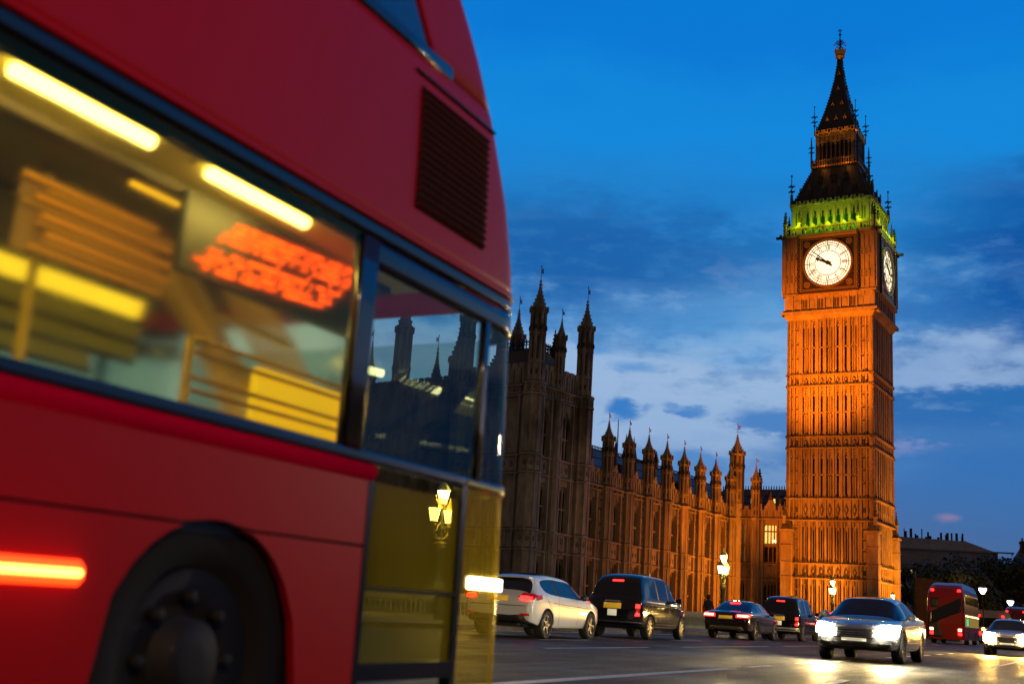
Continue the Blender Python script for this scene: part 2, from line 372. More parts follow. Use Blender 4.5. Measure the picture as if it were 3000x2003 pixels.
TROT = R(-31.5)
ct = thing('clock_tower', 'tall floodlit orange gothic clock tower with glowing dials, green lit belfry and dark spire', 'clock tower', (48.4155, 162.353, -1.5), TROT)
def TZ(z): return z+1.5                           # heights below are above the road
H0 = 6.1
STR = [(44.3, .30), (35.4, .16), (33.8, .16), (26.5, .16), (24.9, .16), (17.8, .18), (14.8, .22), (8.9, .14), (6.9, .14)]
BAY = 1.13
stages = [(35.4, 43.9, True), (26.5, 33.8, True), (17.8, 24.9, True), (8.9, 14.8, False), (-1.5, 6.9, False)]
bands = [(33.8, 35.4), (24.9, 26.5), (14.8, 17.8), (6.9, 8.9)]
b = MB(); mats = [stone, soot_shade]
b.box(-5.62, 5.62, -5.62, 5.62, 0, TZ(44.3))
def shaft_face(b):
    f = -H0
    # corner buttress masses: three ribs and panels
    for sgn in (-1, 1):
        for u0, u1, d in ((4.12, 4.42, .38), (4.42, 4.95, .2), (4.95, 5.2, .34), (5.2, 5.72, .2), (5.72, 6.1, .5)):
            a, c = sorted((sgn*u0, sgn*u1)); b.box(a, c, f+.5-d, -5.5, 0, TZ(44.2))
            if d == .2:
                for e in (a+.05, c-.05): b.box(e-.05, e+.05, f+.5-d-.01, f+.5-d+.05, 0, TZ(44.2), 1)  # dark strips painted in as shade beside the corner ribs
    for z0, z1, wide in stages:
        for k in range(-3, 4):
            u = k*BAY
            win = abs(k) in (1, 2)
            # main mullion between bays
            b.box(u-BAY/2-.12, u-BAY/2+.12, f+.04, -5.6, TZ(z0), TZ(z1)); b.box(u-BAY/2-.22, u-BAY/2+.22, -5.66, -5.6, TZ(z0), TZ(z1), 1)  # dark strip behind each mullion is groove shade put into the colour
            if k == 3: b.box(u+BAY/2-.12, u+BAY/2+.12, f+.08, -5.6, TZ(z0), TZ(z1))
            if not (win and wide):
                b.box(u-.27, u+.27, -5.80, -5.6, TZ(z0), TZ(z1)); b.box(u-.035, u+.035, -5.82, -5.7, TZ(z0), TZ(z1-1.2), 1)
                for q in (-.16, .16): b.box(u+q-.045, u+q+.045, f+.2, -5.7, TZ(z0), TZ(z1))
            else:
                for q in (-.27, .27): b.box(u+q-.12, u+q+.12, f+.2, -5.6, TZ(z0), TZ(z1))
            # tracery head of the bay: stepped arch and dark quatrefoil marks
            hh = 1.5 if wide else .9
            b.box(u-.44, u+.44, f+.26, -5.6, TZ(z1-hh*.55), TZ(z1)); b.box(u-.44, u-.2, f+.24, -5.6, TZ(z1-hh), TZ(z1-hh*.5)); b.box(u+.2, u+.44, f+.24, -5.6, TZ(z1-hh), TZ(z1-hh*.5))
            for q in range(3):
                zz = z1-hh*.18-q*hh*.26; b.box(u-.11, u+.11, f+.22, f+.3, TZ(zz-.1), TZ(zz+.08), 1)
            if wide:                               # mid-height transom
                zm = (z0+z1)/2-.2; b.box(u-.45, u+.45, f+.2, -5.6, TZ(zm-.1), TZ(zm+.1))
                if not win:
                    for q in (-.2, .2): b.box(u+q-.1, u+q+.1, f+.15, f+.25, TZ(zm-.22), TZ(zm+.0), 1)
        for sgn in (-1, 1):
            for uu in (4.68, 5.46):
                for q in range(1, 4):
                    zz = z0+(z1-z0)*q/4.0+.6; b.box(sgn*uu-.2, sgn*uu+.2, f+.18, f+.4, TZ(zz-.12), TZ(zz+.1)); b.box(sgn*uu-.11, sgn*uu+.11, f+.15, f+.3, TZ(zz-.32), TZ(zz-.12), 1)
    for z0, z1 in bands:
        for k in range(-3, 4):
            u = k*BAY
            b.box(u-BAY/2-.1, u-BAY/2+.1, f+.1, -5.6, TZ(z0), TZ(z1)); b.box(u-.46, u+.46, f+.3, -5.6, TZ(z0), TZ(z1))
            zc = (z0+z1)/2; h = (z1-z0)*.30; b.poly([(u-.3, TZ(zc)), (u, TZ(zc-h)), (u+.3, TZ(zc)), (u, TZ(zc+h))], f+.2, f+.32, 1)
            b.poly([(u-.15, TZ(zc)), (u, TZ(zc-h*.5)), (u+.15, TZ(zc)), (u, TZ(zc+h*.5))], f+.14, f+.25, 0)
        for sgn in (-1, 1):
            for uu in (4.68, 5.46):
                zc = (z0+z1)/2; b.box(sgn*uu-.14, sgn*uu+.14, f+.16, f+.34, TZ(zc-.35), TZ(zc+.3), 1)
    for z, d in STR[1:]:
        b.box(-6.1-d, 6.1+d, f-d, f+.5, TZ(z-.12), TZ(z+.06)); b.box(-6.1-d, 6.1+d, f-d*.5, f+.5, TZ(z+.06), TZ(z+.16), 1)
        for k in range(27):                       # little dark cresting on top of each course
            u = -5.98+k*.46; hh = .18+.22*((k*7) % 3 == 0); b.add([(u-.17, f-d*.3, TZ(z+.16)), (u+.17, f-d*.3, TZ(z+.16)), (u, f-d*.3, TZ(z+.2+hh)), (u-.17, f+.25, TZ(z+.16)), (u+.17, f+.25, TZ(z+.16)), (u, f+.25, TZ(z+.2+hh))], [(0, 1, 2), (5, 4, 3), (0, 2, 5, 3), (1, 4, 5, 2)], 1)
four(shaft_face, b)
# projecting base corners with gablets
for sx in (-1, 1):
    for sy in (-1, 1):
        b.box(sx*5.9-.68, sx*5.9+.68, sy*5.9-.68, sy*5.9+.68, 0, TZ(13.2))
        for e in (-.66, -.22, .22, .66):
            b.box(sx*5.9+e-.09, sx*5.9+e+.09, sy*5.9-.76, sy*5.9+.76, 0, TZ(13.1)); b.box(sx*5.9-.76, sx*5.9+.76, sy*5.9+e-.09, sy*5.9+e+.09, 0, TZ(13.1))
        for z in (3.6, 6.9, 8.9, 11.2): b.sqf(.84, TZ(z), .84, TZ(z+.16), sx*5.9, sy*5.9, 0); b.sqf(.8, TZ(z+.16), .74, TZ(z+.26), sx*5.9, sy*5.9, 1)
        for e in (-.44, 0, .44):
            for z in (5.4, 7.7, 10.2, 12.3): b.box(sx*5.9+e-.12, sx*5.9+e+.12, sy*5.9-.71, sy*5.9+.71, TZ(z), TZ(z+.35), 1); b.box(sx*5.9-.71, sx*5.9+.71, sy*5.9+e-.12, sy*5.9+e+.12, TZ(z), TZ(z+.35), 1)
        b.sqf(.95, TZ(13.2), .95, TZ(13.5), sx*5.9, sy*5.9, 0); b.sqf(.8, TZ(13.5), .1, TZ(15.6), sx*5.9, sy*5.9, 1); pinnacle(b, sx*6.25, sy*6.25, TZ(13.5), TZ(17.4), .28, 0, 1)
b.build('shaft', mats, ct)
# slit windows, one part each, on the two faces that look on the bridge
for face in (0, 1):
    Mf = Matrix.Rotation(face*pi/2, 4, 'Z')
    for z0, z1, wide in stages[:3]:
        for k in (-2, -1, 1, 2):
            w = MB(); w.M = Mf; zm = (z0+z1)/2-.2
            w.box(k*BAY-.15, k*BAY+.15, -5.68, -5.6, TZ(z0+.25), TZ(zm-.1)); w.box(k*BAY-.15, k*BAY+.15, -5.68, -5.6, TZ(zm+.1), TZ(z1-1.5))
            w.build('window', darkglass, ct)
    for k in (-2, -1, 1, 2):
        w = MB(); w.M = Mf
        w.box(k*BAY-.14, k*BAY+.14, -5.86, -5.7, TZ(9.6), TZ(13.4)); w.build('window', darkglass, ct)

# clock stage, corbelled out
b = MB()
b.sqf(6.1, TZ(43.6), 6.75, TZ(44.7)); b.box(-6.45, 6.45, -6.45, 6.45, TZ(44.6), TZ(56.3))
def clock_face_stone(b):
    f = -6.45
    b.box(-6.85, 6.85, f-.42, f+.3, TZ(44.3), TZ(44.75)); b.box(-6.6, 6.6, f-.18, f, TZ(44.75), TZ(45.0), 1)
    b.box(-6.7, 6.7, f-.28, f+.3, TZ(47.1), TZ(47.45)); b.box(-6.6, 6.6, f-.16, f, TZ(47.45), TZ(47.6), 1)
    for k in range(-4, 5):                         # arcade under the dial
        u = k*1.15; b.box(u-.575-.1, u-.575+.1, f-.24, f, TZ(45), TZ(47.1)); b.box(u-.48, u+.48, f-.14, f, TZ(46.6), TZ(47.1))
        if k % 2: b.box(u-.36, u-.05, f-.03, f+.1, TZ(45.2), TZ(46.5), 1); b.box(u+.05, u+.36, f-.03, f+.1, TZ(45.2), TZ(46.5), 1)
        else: b.box(u-.3, u+.3, f-.10, f, TZ(45.3), TZ(46.4))
    for sgn in (-1, 1):                            # corner piers beside the dial
        for u0, u1, d in ((4.25, 4.5, .36), (4.5, 4.95, .16), (4.95, 5.15, .3), (5.15, 5.6, .16), (5.6, 5.8, .3), (5.8, 6.2, .16), (6.2, 6.62, .4)):
            a, c = sorted((sgn*u0, sgn*u1)); b.box(a, c, f-d, f+.2, TZ(47.6), TZ(55.9))
        for uu in (4.72, 5.38, 6.0):
            for zz in (49.6, 53.0):
                b.box(sgn*uu-.19, sgn*uu+.19, f-.28, f, TZ(zz-.55), TZ(zz+.55)); 
                for q in (-.3, 0, .3): b.box(sgn*uu-.1, sgn*uu+.1, f-.31, f-.2, TZ(zz+q-.09), TZ(zz+q+.09), 1)
    b.box(-7.0, 7.0, f-.55, f+.3, TZ(56.0), TZ(56.45)); b.box(-6.8, 6.8, f-.3, f+.3, TZ(55.6), TZ(56.0))
    for sgn in (-1, 1):                            # gargoyle stubs at the corners
        b.box(sgn*6.75-.16, sgn*6.75+.16, f-1.25, f-.3, TZ(56.05), TZ(56.4), 1)
four(clock_face_stone, b)
b.build('clock_stage', mats, ct)

def arc_ring(mb, r0, r1, n, y0, y1, cz, mi=0):
    vs = []; fs = []
    for k in range(n):
        a = 2*pi*k/n
        for r in (r0, r1):
            for y in (y0, y1): vs.append((r*sin(a), y, cz+r*cos(a)))
    for k in range(n):
        i, j = 4*k, 4*((k+1) % n)
        fs += [(i, i+2, j+2, j), (i+1, j+1, j+3, i+3), (i, j, j+1, i+1), (i+2, i+3, j+3, j+2)]
    mb.add(vs, fs, mi)
def radial(mb, ang, r0, r1, w0, w1, y0, y1, cz, off=0, mi=0):
    M0 = mb.M; mb.M = M0 @ Matrix.Translation((0, 0, cz)) @ Matrix.Rotation(ang, 4, 'Y')
    mb.add([(off-w0, y0, r0), (off+w0, y0, r0), (off+w1, y0, r1), (off-w1, y0, r1), (off-w0, y1, r0), (off+w0, y1, r0), (off+w1, y1, r1), (off-w1, y1, r1)],
           [(0, 1, 2, 3), (7, 6, 5, 4), (0, 4, 5, 1), (1, 5, 6, 2), (2, 6, 7, 3), (3, 7, 4, 0)], mi); mb.M = M0
CZ = TZ(51.66)
numer = ['XII', 'I', 'II', 'III', 'IV', 'V', 'VI', 'VII', 'VIII', 'IX', 'X', 'XI']
for face in (0, 1):
    Mf = Matrix.Rotation(face*pi/2, 4, 'Z'); f = -6.45
    d = MB(); d.M = Mf; n = 64
    d.add([(0, f-.42, CZ)]+[(3.42*sin(2*pi*k/n), f-.42, CZ+3.42*cos(2*pi*k/n)) for k in range(n)], [(0, 1+(k+1) % n, 1+k) for k in range(n)])
    dial = d.build('clock_face', dialm, ct, fix=False)
    d = MB(); d.M = Mf                                  # square black and gilt surround
    d.box(-4.2, 4.2, f-.35, f, CZ-4.15, CZ+4.15, 1)
    for q, w, mi in ((4.05, .10, 0), (3.78, .05, 0)):
        d.box(-q-w, q+w, f-.43, f-.3, CZ+q-w, CZ+q+w, mi); d.box(-q-w, q+w, f-.43, f-.3, CZ-q-w, CZ-q+w, mi); d.box(-q-w, -q+w, f-.43, f-.3, CZ-q, CZ+q, mi); d.box(q-w, q+w, f-.43, f-.3, CZ-q, CZ+q, mi)
    for sx in (-1, 1):
        for sz in (-1, 1):
            arc = MB(); cx, cz = sx*3.05, CZ+sz*3.05
            d.M = Mf @ Matrix.Translation((cx, 0, 0)); arc_ring(d, .32, .46, 14, f-.44, f-.3, cz, 0); arc_ring(d, .05, .18, 10, f-.44, f-.3, cz, 0)
            for q in range(4): radial(d, q*pi/2+pi/4, .18, .34, .04, .08, f-.44, f-.3, cz)
            d.M = Mf
    arc_ring(d, 3.42, 3.62, 64, f-.62, f-.3, CZ, 0)
    for sgn in (-1, 1):                                  # chequered black shafts each side
        d.box(sgn*4.3-.16, sgn*4.3+.16, f-.6, f-.3, CZ-4.3, CZ+4.6, 1)
        for q in range(22): d.box(sgn*4.3-.12+.12*(q % 2), sgn*4.3+.12*(q % 2), f-.63, f-.5, CZ-4.2+q*.4, CZ-4.0+q*.4, 0)
    d.box(-4.3, 4.3, f-.6, f-.2, CZ+4.15, CZ+4.32, 0); d.box(-4.3, 4.3, f-.55, f-.2, CZ-4.4, CZ-4.15, 1); d.box(-4.3, 4.3, f-.6, f-.2, CZ-4.5, CZ-4.4, 0)
    d.build('gilt_frame', [gold, dialblack], dial)
    d = MB(); d.M = Mf; y0, y1 = f-.5, f-.43           # ironwork of the dial: rings, minute bars, Roman numerals
    for r in (3.36, 2.98, 2.68, 1.86): arc_ring(d, r-.05, r+.05, 64, y0, y1, CZ)
    for k in range(60): radial(d, k*pi/30, 2.98, 3.36, .03, .03, y0, y1, CZ)
    for k in range(12):
        a = k*pi/6; radial(d, a, 2.68, 3.38, .06, .06, y0, y1, CZ)
        s = numer[k]; wd = {'I': .17, 'V': .34, 'X': .36}; tot = sum(wd[c] for c in s); x = -tot/2
        for c in s:
            cxx = x+wd[c]/2; x += wd[c]
            if c == 'I': radial(d, a, 1.98, 2.6, .05, .05, y0, y1, CZ, cxx)
            else:
                for sg in (-1, 1):
                    M0 = d.M; d.M = M0 @ Matrix.Translation((0, 0, CZ)) @ Matrix.Rotation(a, 4, 'Y'); w = .055 if sg > 0 else .035; h = .13
                    p0 = (cxx+(sg*h if c == 'X' else 0), 1.98); p1 = (cxx-sg*h, 2.6)
                    d.add([(p0[0]-w, y0, p0[1]), (p0[0]+w, y0, p0[1]), (p1[0]+w, y0, p1[1]), (p1[0]-w, y0, p1[1])], [(0, 1, 2, 3)]); d.M = M0
    for rr, cnt in ((.5, 8), (.95, 12), (1.4, 18)):
        for k in range(cnt): radial(d, 2*pi*(k+.5*(cnt % 4 == 0))/cnt, rr, rr+.4, .012, .012, y0, y1, CZ)
    d.build('numeral_ring', mat('dial_bars_gilt_iron', (.16, .10, .03), .5) if face == 0 else D.materials['dial_bars_gilt_iron'], dial)
    for nm, ang, L, w, tail in (('minute_hand', R(311), 3.25, .10, .85), ('hour_hand', R(295), 1.95, .20, .5)):
        h = MB(); h.M = Mf; yy = f-.62-(.05 if nm[0] == 'm' else 0)
        radial(h, ang, -tail, 0, w*1.5, w*1.0, yy, yy+.05, CZ); radial(h, ang, 0, L*.72, w, w*.75, yy, yy+.05, CZ); radial(h, ang, L*.72, L, w*(1.9 if nm[0] == 'h' else .75), .03, yy, yy+.05, CZ); arc_ring(h, .02, .32, 16, yy-.01, yy+.06, CZ)
        h.build(nm, dialblack, dial)

# gallery and green-lit belfry
b = MB()
def gallery(b):
    f = -6.75
    b.box(-6.5, 6.5, f, f+.3, TZ(57.35), TZ(57.6))
    for k in range(-11, 12): b.box(k*.5-.11, k*.5+.11, f+.05, f+.22, TZ(56.4), TZ(57.4))
    for k in range(-5, 6):
        u = k*BAY; b.add([(u-.5, f+.02, TZ(57.6)), (u+.5, f+.02, TZ(57.6)), (u, f+.02, TZ(58.0)), (u-.5, f+.25, TZ(57.6)), (u+.5, f+.25, TZ(57.6)), (u, f+.25, TZ(58.0))], [(0, 1, 2), (5, 4, 3), (0, 2, 5, 3), (1, 4, 5, 2)])
    for u in (-6.3, -4.25, 4.25, 6.3): pinnacle(b, u, f+.2, TZ(56.3), TZ(60.4), .24)
four(gallery, b)
b.build('gallery_parapet', mats, ct)
b = MB(); BH = 5.65
def belfry_face(b):
    f = -BH
    for sgn in (-1, 1):
        for u0, u1, d in ((4.2, 4.5, .1), (4.5, 5.2, -.05), (5.2, 5.65, .12)):
            a, c = sorted((sgn*u0, sgn*u1)); b.box(a, c, f-d, f+.9, TZ(56.4), TZ(61.0))
        for uu in (4.68, 5.02): b.box(sgn*uu-.1, sgn*uu+.1, f-.02, f+.2, TZ(58.3), TZ(60.2), 1)
    for k in range(-4, 4):
        u = (k+.5)*BAY; b.box(u-.19, u+.19, f-.08, f+.8, TZ(56.4), TZ(60.9))
    for k in range(-3, 4):                              # pointed arches
        u = k*BAY; zs = 59.2; pts = []
        for t in range(7): a = t/6; pts.append((-.38*(1-a)*1.0, zs+1.2*(1-(1-a)**1.9)))
        for q in range(6):
            (xa, za), (xb, zb) = pts[q], pts[q+1]
            for sgn in (-1, 1): b.poly([(u+sgn*xa, TZ(za)), (u+sgn*xb, TZ(zb)), (u+sgn*xb, TZ(60.9)), (u+sgn*xa, TZ(60.9))], f+.05, f+.45)
        for sgn in (-1, 1): b.box(u+sgn*.2-.05, u+sgn*.2+.05, f+.12, f+.3, TZ(59.3), TZ(60.0))
    b.box(-5.75, 5.75, f-.15, f+.8, TZ(60.9), TZ(61.25)); b.box(-5.95, 5.95, f-.35, f+.5, TZ(61.25), TZ(61.6))
    for k in range(-4, 5):                              # shields on the cornice
        u = k*BAY*1.02; b.poly([(u-.33, TZ(61.9)), (u+.33, TZ(61.9)), (u+.33, TZ(61.35)), (u, TZ(61.05)), (u-.33, TZ(61.35))], f-.5, f-.3)
        b.poly([(u-.2, TZ(61.8)), (u+.2, TZ(61.8)), (u+.2, TZ(61.4)), (u, TZ(61.2)), (u-.2, TZ(61.4))], f-.53, f-.45, 1)
four(belfry_face, b); b.box(-5.7, 5.7, -5.7, 5.7, TZ(61.2), TZ(61.5))
bstone = mat('belfry_stone', (.33, .31, .2), .8)
b.build('belfry_arcade', [bstone, mat('belfry_dark_panel', (.06, .08, .04), .8)], ct)  # dark olive pier panels and shield centres
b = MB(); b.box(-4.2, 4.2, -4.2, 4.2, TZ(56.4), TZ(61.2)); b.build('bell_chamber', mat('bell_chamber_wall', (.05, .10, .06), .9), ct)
GR = (.62, 1, .03)
for face in (0, 1):
    Mf = Matrix.Translation(ct.location) @ Matrix.Rotation(TROT+face*pi/2, 4, 'Z')
    for u in (-4.6, -2.3, 0, 2.3, 4.6):
        lamp('belfry_floodlight', 'POINT', Mf @ Vector((u, -7.3, TZ(58.2))), 150, (.54, .82, .004), size=.12)
    for u in (-2.8, 0, 2.8): lamp('belfry_inner_light', 'POINT', Mf @ Vector((u, -4.75, TZ(57.2))), 150, (.02, .9, .04), size=.15)

# lower iron roof with dormers
b = MB(); b.sqf(5.55, TZ(61.7), 3.25, TZ(67.9)); b.sqf(5.7, TZ(61.5), 5.7, TZ(61.75))
def roof_trim(b):
    for k in range(23): u = -5.5+k*.5; b.box(u-.05, u+.05, -5.66, -5.6, TZ(61.7), TZ(62.15)); b.box(u-.1, u+.1, -5.66, -5.6, TZ(62.15), TZ(62.3))
    for k in range(22): u = -5.25+k*.5; b.box(u-.04, u+.04, -5.5+.12, -5.3, TZ(62.3), TZ(62.75))
    for k in range(13): u = -4.8+k*.8; b.add([(u-.035, -5.62, TZ(61.75)), (u+.035, -5.62, TZ(61.75)), (u*.585+.03, -3.27, TZ(67.95)), (u*.585-.03, -3.27, TZ(67.95))], [(0, 1, 2, 3)])
    crocket_line(b, (-5.5, -5.5, TZ(62)), (-3.3, -3.3, TZ(67.7)), 13, .11, 1)
four(roof_trim, b)
roof = b.build('lower_roof', [ironroof, mat('roof_crocket_bronze', (.06, .04, .03), .6)], ct)
def dormer(u, z, s, face, parent, yat):
    d = MB(); d.M = Matrix.Rotation(face*pi/2, 4, 'Z')
    d.box(u-s*.5, u+s*.5, yat-.18, yat+.8, TZ(z), TZ(z+s*1.5)); d.box(u-s*.3, u+s*.3, yat-.22, yat-.1, TZ(z+.1), TZ(z+s*1.3), 1)
    d.poly([(u-s*.62, TZ(z+s*1.5)), (u+s*.62, TZ(z+s*1.5)), (u, TZ(z+s*2.7))], yat-.26, yat+.6); d.box(u-.07, u+.07, yat-.26, yat-.1, TZ(z+s*2.6), TZ(z+s*3.2)); d.box(u-.2, u+.2, yat-.26, yat-.14, TZ(z+s*2.75), TZ(z+s*2.95))
    d.build('dormer', [D.materials['dormer_metal'], darkglass], parent)
mat('dormer_metal', (.11, .07, .04), .55, .3)
for face in range(4):
    for u in (-3.3, -1.15, 1.15, 3.3): dormer(u, 63.0, .62, face, roof, -5.0)
    for u in (-1.9, 0, 1.9): dormer(u, 65.2, .6, face, roof, -4.22)
for sx in (-1, 1):
    for sy in (-1, 1):
        p = MB(); finial_rod(p, sx*5.75, sy*5.75, TZ(61.5), TZ(66.4), .09, 0); p.frus(4, .28, TZ(61.2), .2, TZ(63), sx*5.75, sy*5.75, 0, 0); p.tube([(sx*5.75, sy*5.75, TZ(62.6)), (sx*5.0, sy*5.0, TZ(62.2))], .05, 5); p.build('corner_pinnacle', iron, ct)
# lantern (arcaded stage)
b = MB(); b.box(-2.3, 2.3, -2.3, 2.3, TZ(67.9), TZ(73.6), 2); b.sqf(3.35, TZ(67.8), 3.45, TZ(68.3))
def lantern_face(b):
    f = -2.78
    for k in range(-4, 5):
        u = k*.66; b.box(u-.09, u+.09, f, f+.35, TZ(68.3), TZ(73.3)); b.box(u-.16, u+.16, f-.04, f+.2, TZ(71.6), TZ(72.0))
        if k < 4: b.box(u, u+.66, f+.06, f+.3, TZ(72.2), TZ(73.2)); b.box(u+.24, u+.42, f-.02, f+.1, TZ(72.4), TZ(72.6), 2); b.box(u+.24, u+.42, f-.02, f+.1, TZ(72.8), TZ(73.0), 2)
    for sgn in (-1, 1): b.box(sgn*2.78-.2, sgn*2.78+.2, f-.1, f+.4, TZ(68.3), TZ(73.4))
    b.box(-3.2, 3.2, -3.5, -3.35, TZ(68.95), TZ(69.1))
    for k in range(-9, 10): b.box(k*.36-.05, k*.36+.05, -3.48, -3.38, TZ(68.3), TZ(69.35))
    for k in range(-9, 10): b.box(k*.36-.1, k*.36+.1, -3.58, -3.4, TZ(67.95), TZ(68.2), 1)
    b.box(-3.0, 3.0, f-.22, f+.3, TZ(73.2), TZ(73.5))
    for k in range(-3, 4):
        u = k*.88; b.poly([(u-.32, TZ(74.15)), (u+.32, TZ(74.15)), (u+.32, TZ(73.65)), (u, TZ(73.35)), (u-.32, TZ(73.65))], f-.38, f-.2, 1)
        if k % 2: b.poly([(u-.18, TZ(74.0)), (u+.18, TZ(74.0)), (u+.18, TZ(73.7)), (u, TZ(73.55)), (u-.18, TZ(73.7))], f-.41, f-.3, 2)
        if k < 3: b.box(u+.35, u+.55, f-.3, f-.1, TZ(73.6), TZ(73.85), 1)
four(lantern_face, b)
shieldg = mat('gilded_shield', (.78, .40, .06), .45, .3, .5)
b.build('lantern', [mat('lantern_iron_stone', (.13, .095, .055), .6), shieldg, ironroof], ct)
# spire
b = MB(); prof = [(3.02, 73.5), (2.75, 74.6), (1.95, 77.4), (1.25, 80.4), (.70, 83.4), (.33, 86.3), (.28, 87.0)]
for (h0, z0), (h1, z1) in zip(prof, prof[1:]): b.sqf(h0, TZ(z0), h1, TZ(z1))
def spire_trim(b):
    for (h0, z0), (h1, z1) in zip(prof[1:], prof[2:]): crocket_line(b, (-h0, -h0, TZ(z0)), (-h1, -h1, TZ(z1)), 6, .085, 1)
    for k in range(17): u = -2.8+k*.35; b.box(u-.05, u+.05, -2.95, -2.88, TZ(74.2), TZ(74.75))
    for q, (zz, us) in enumerate(((75.9, (-1.35, 0, 1.35)), (78.6, (-.7, .7)), (81.4, (0,)), (84.1, (0,)))):
        hy = {75.9: 2.38, 78.6: 1.68, 81.4: 1.07, 84.1: .62}[zz]
        for u in us:
            s = .26; b.add([(u-s, -hy-.12, TZ(zz-.1)), (u-s*.4, -hy-.12, TZ(zz-.1)), (u, -hy-.12, TZ(zz+.5)), (u+s*.4, -hy-.12, TZ(zz-.1)), (u+s, -hy-.12, TZ(zz-.1)), (u, -hy+.05, TZ(zz+.95))], [(0, 1, 2, 5), (2, 3, 4, 5)], 2)
            b.add([(u-s, -hy-.11, TZ(zz-.1)), (u+s, -hy-.11, TZ(zz-.1)), (u, -hy-.05, TZ(zz+.9)), (u-s, -hy+.5, TZ(zz-.1)), (u+s, -hy+.5, TZ(zz-.1)), (u, -hy+.5, TZ(zz+.9))], [(0, 1, 2), (0, 2, 5, 3), (1, 4, 5, 2)], 0)
four(spire_trim, b)
b.build('spire', [ironroof, D.materials['roof_crocket_bronze'], shieldg], ct)
b = MB()
b.lathe([(.3, TZ(86.9)), (.75, TZ(87.3)), (.62, TZ(87.5)), (.85, TZ(88.0)), (.9, TZ(88.3)), (.3, TZ(88.45))], 10, mi=1)
for k in range(8): b.box(.78*cos(k*pi/4)-.1, .78*cos(k*pi/4)+.1, .78*sin(k*pi/4)-.1, .78*sin(k*pi/4)+.1, TZ(88.2), TZ(88.65), 1)
b.tube([(0, 0, TZ(88.3)), (0, 0, TZ(92.2))], [.16, .05], 8)
for k in range(8):
    a = k*pi/4
    b.tube([(0, 0, TZ(89.3)), (.45*cos(a), .45*sin(a), TZ(89.75)), (.95*cos(a), .95*sin(a), TZ(89.55))], .06, 5); b.lathe([(.02, TZ(89.4)), (.13, TZ(89.52)), (.02, TZ(89.66))], 6, .97*cos(a), .97*sin(a), mi=1)
    b.tube([(0, 0, TZ(89.8)), (.35*cos(a), .35*sin(a), TZ(90.15)), (.55*cos(a), .55*sin(a), TZ(90.0))], .05, 5)
b.lathe([(.02, TZ(90.95)), (.26, TZ(91.2)), (.02, TZ(91.45))], 10); b.box(-.35, .35, -.04, .04, TZ(91.85), TZ(91.95)); b.box(-.04, .04, -.35, .35, TZ(91.85), TZ(91.95))
b.build('finial', [iron, shieldg], ct)
for sx in (-1, 1):
    for sy in (-1, 1):
        p = MB(); finial_rod(p, sx*3.1, sy*3.1, TZ(73.4), TZ(78.3), .07, 0); p.frus(4, .16, TZ(68.2), .1, TZ(72.6), sx*3.45, sy*3.45, 0, 0); finial_rod(p, sx*3.45, sy*3.45, TZ(68.5), TZ(73.0), .06); p.tube([(sx*3.1, sy*3.1, TZ(75.2)), (sx*2.6, sy*2.6, TZ(74.6))], .05, 5); p.build('lantern_pinnacle', iron, ct)
# floodlights on the tower
def tl(x, y, z): return Matrix.Translation(ct.location) @ Matrix.Rotation(TROT, 4, 'Z') @ Vector((x, y, z))
OR = (1, .205, .003)
lamp('floodlight', 'SPOT', tl(-9, -40, TZ(17)), 250000, OR, tl(-.5, -6, TZ(39.5)), .5, 37, .7)
lamp('floodlight', 'SPOT', tl(-13, -38, TZ(3)), 84000, OR, tl(0, -6, TZ(23)), .5, 58, 1)
lamp('floodlight', 'SPOT', tl(16, -3, TZ(1.2)), 42000, (1, .30, .01), tl(6, 0.5, TZ(9)), .5, 84, .9)
lamp('floodlight', 'SPOT', tl(30, 2, TZ(6)), 26000, OR, tl(6, 0, TZ(30)), .5, 60, .9)
for x in (-1.8, 1.8): lamp('roof_light', 'POINT', tl(x, -4.3, TZ(68.7)), 40, (1, .30, .03), size=.1)
for x in (-3.5, 0, 3.5): lamp('roof_light', 'SPOT', tl(x*.7, -5.4, TZ(69.2)), 600, (1, .33, .03), tl(x*.6, -2.9, TZ(73.9)), .1, 40, .6)
for x in (-1.6, 1.6): lamp('roof_light', 'SPOT', tl(x, -4.2, TZ(74.0)), 90, (1, .33, .03), tl(0, -1.0, TZ(80)), .1, 50, .8)
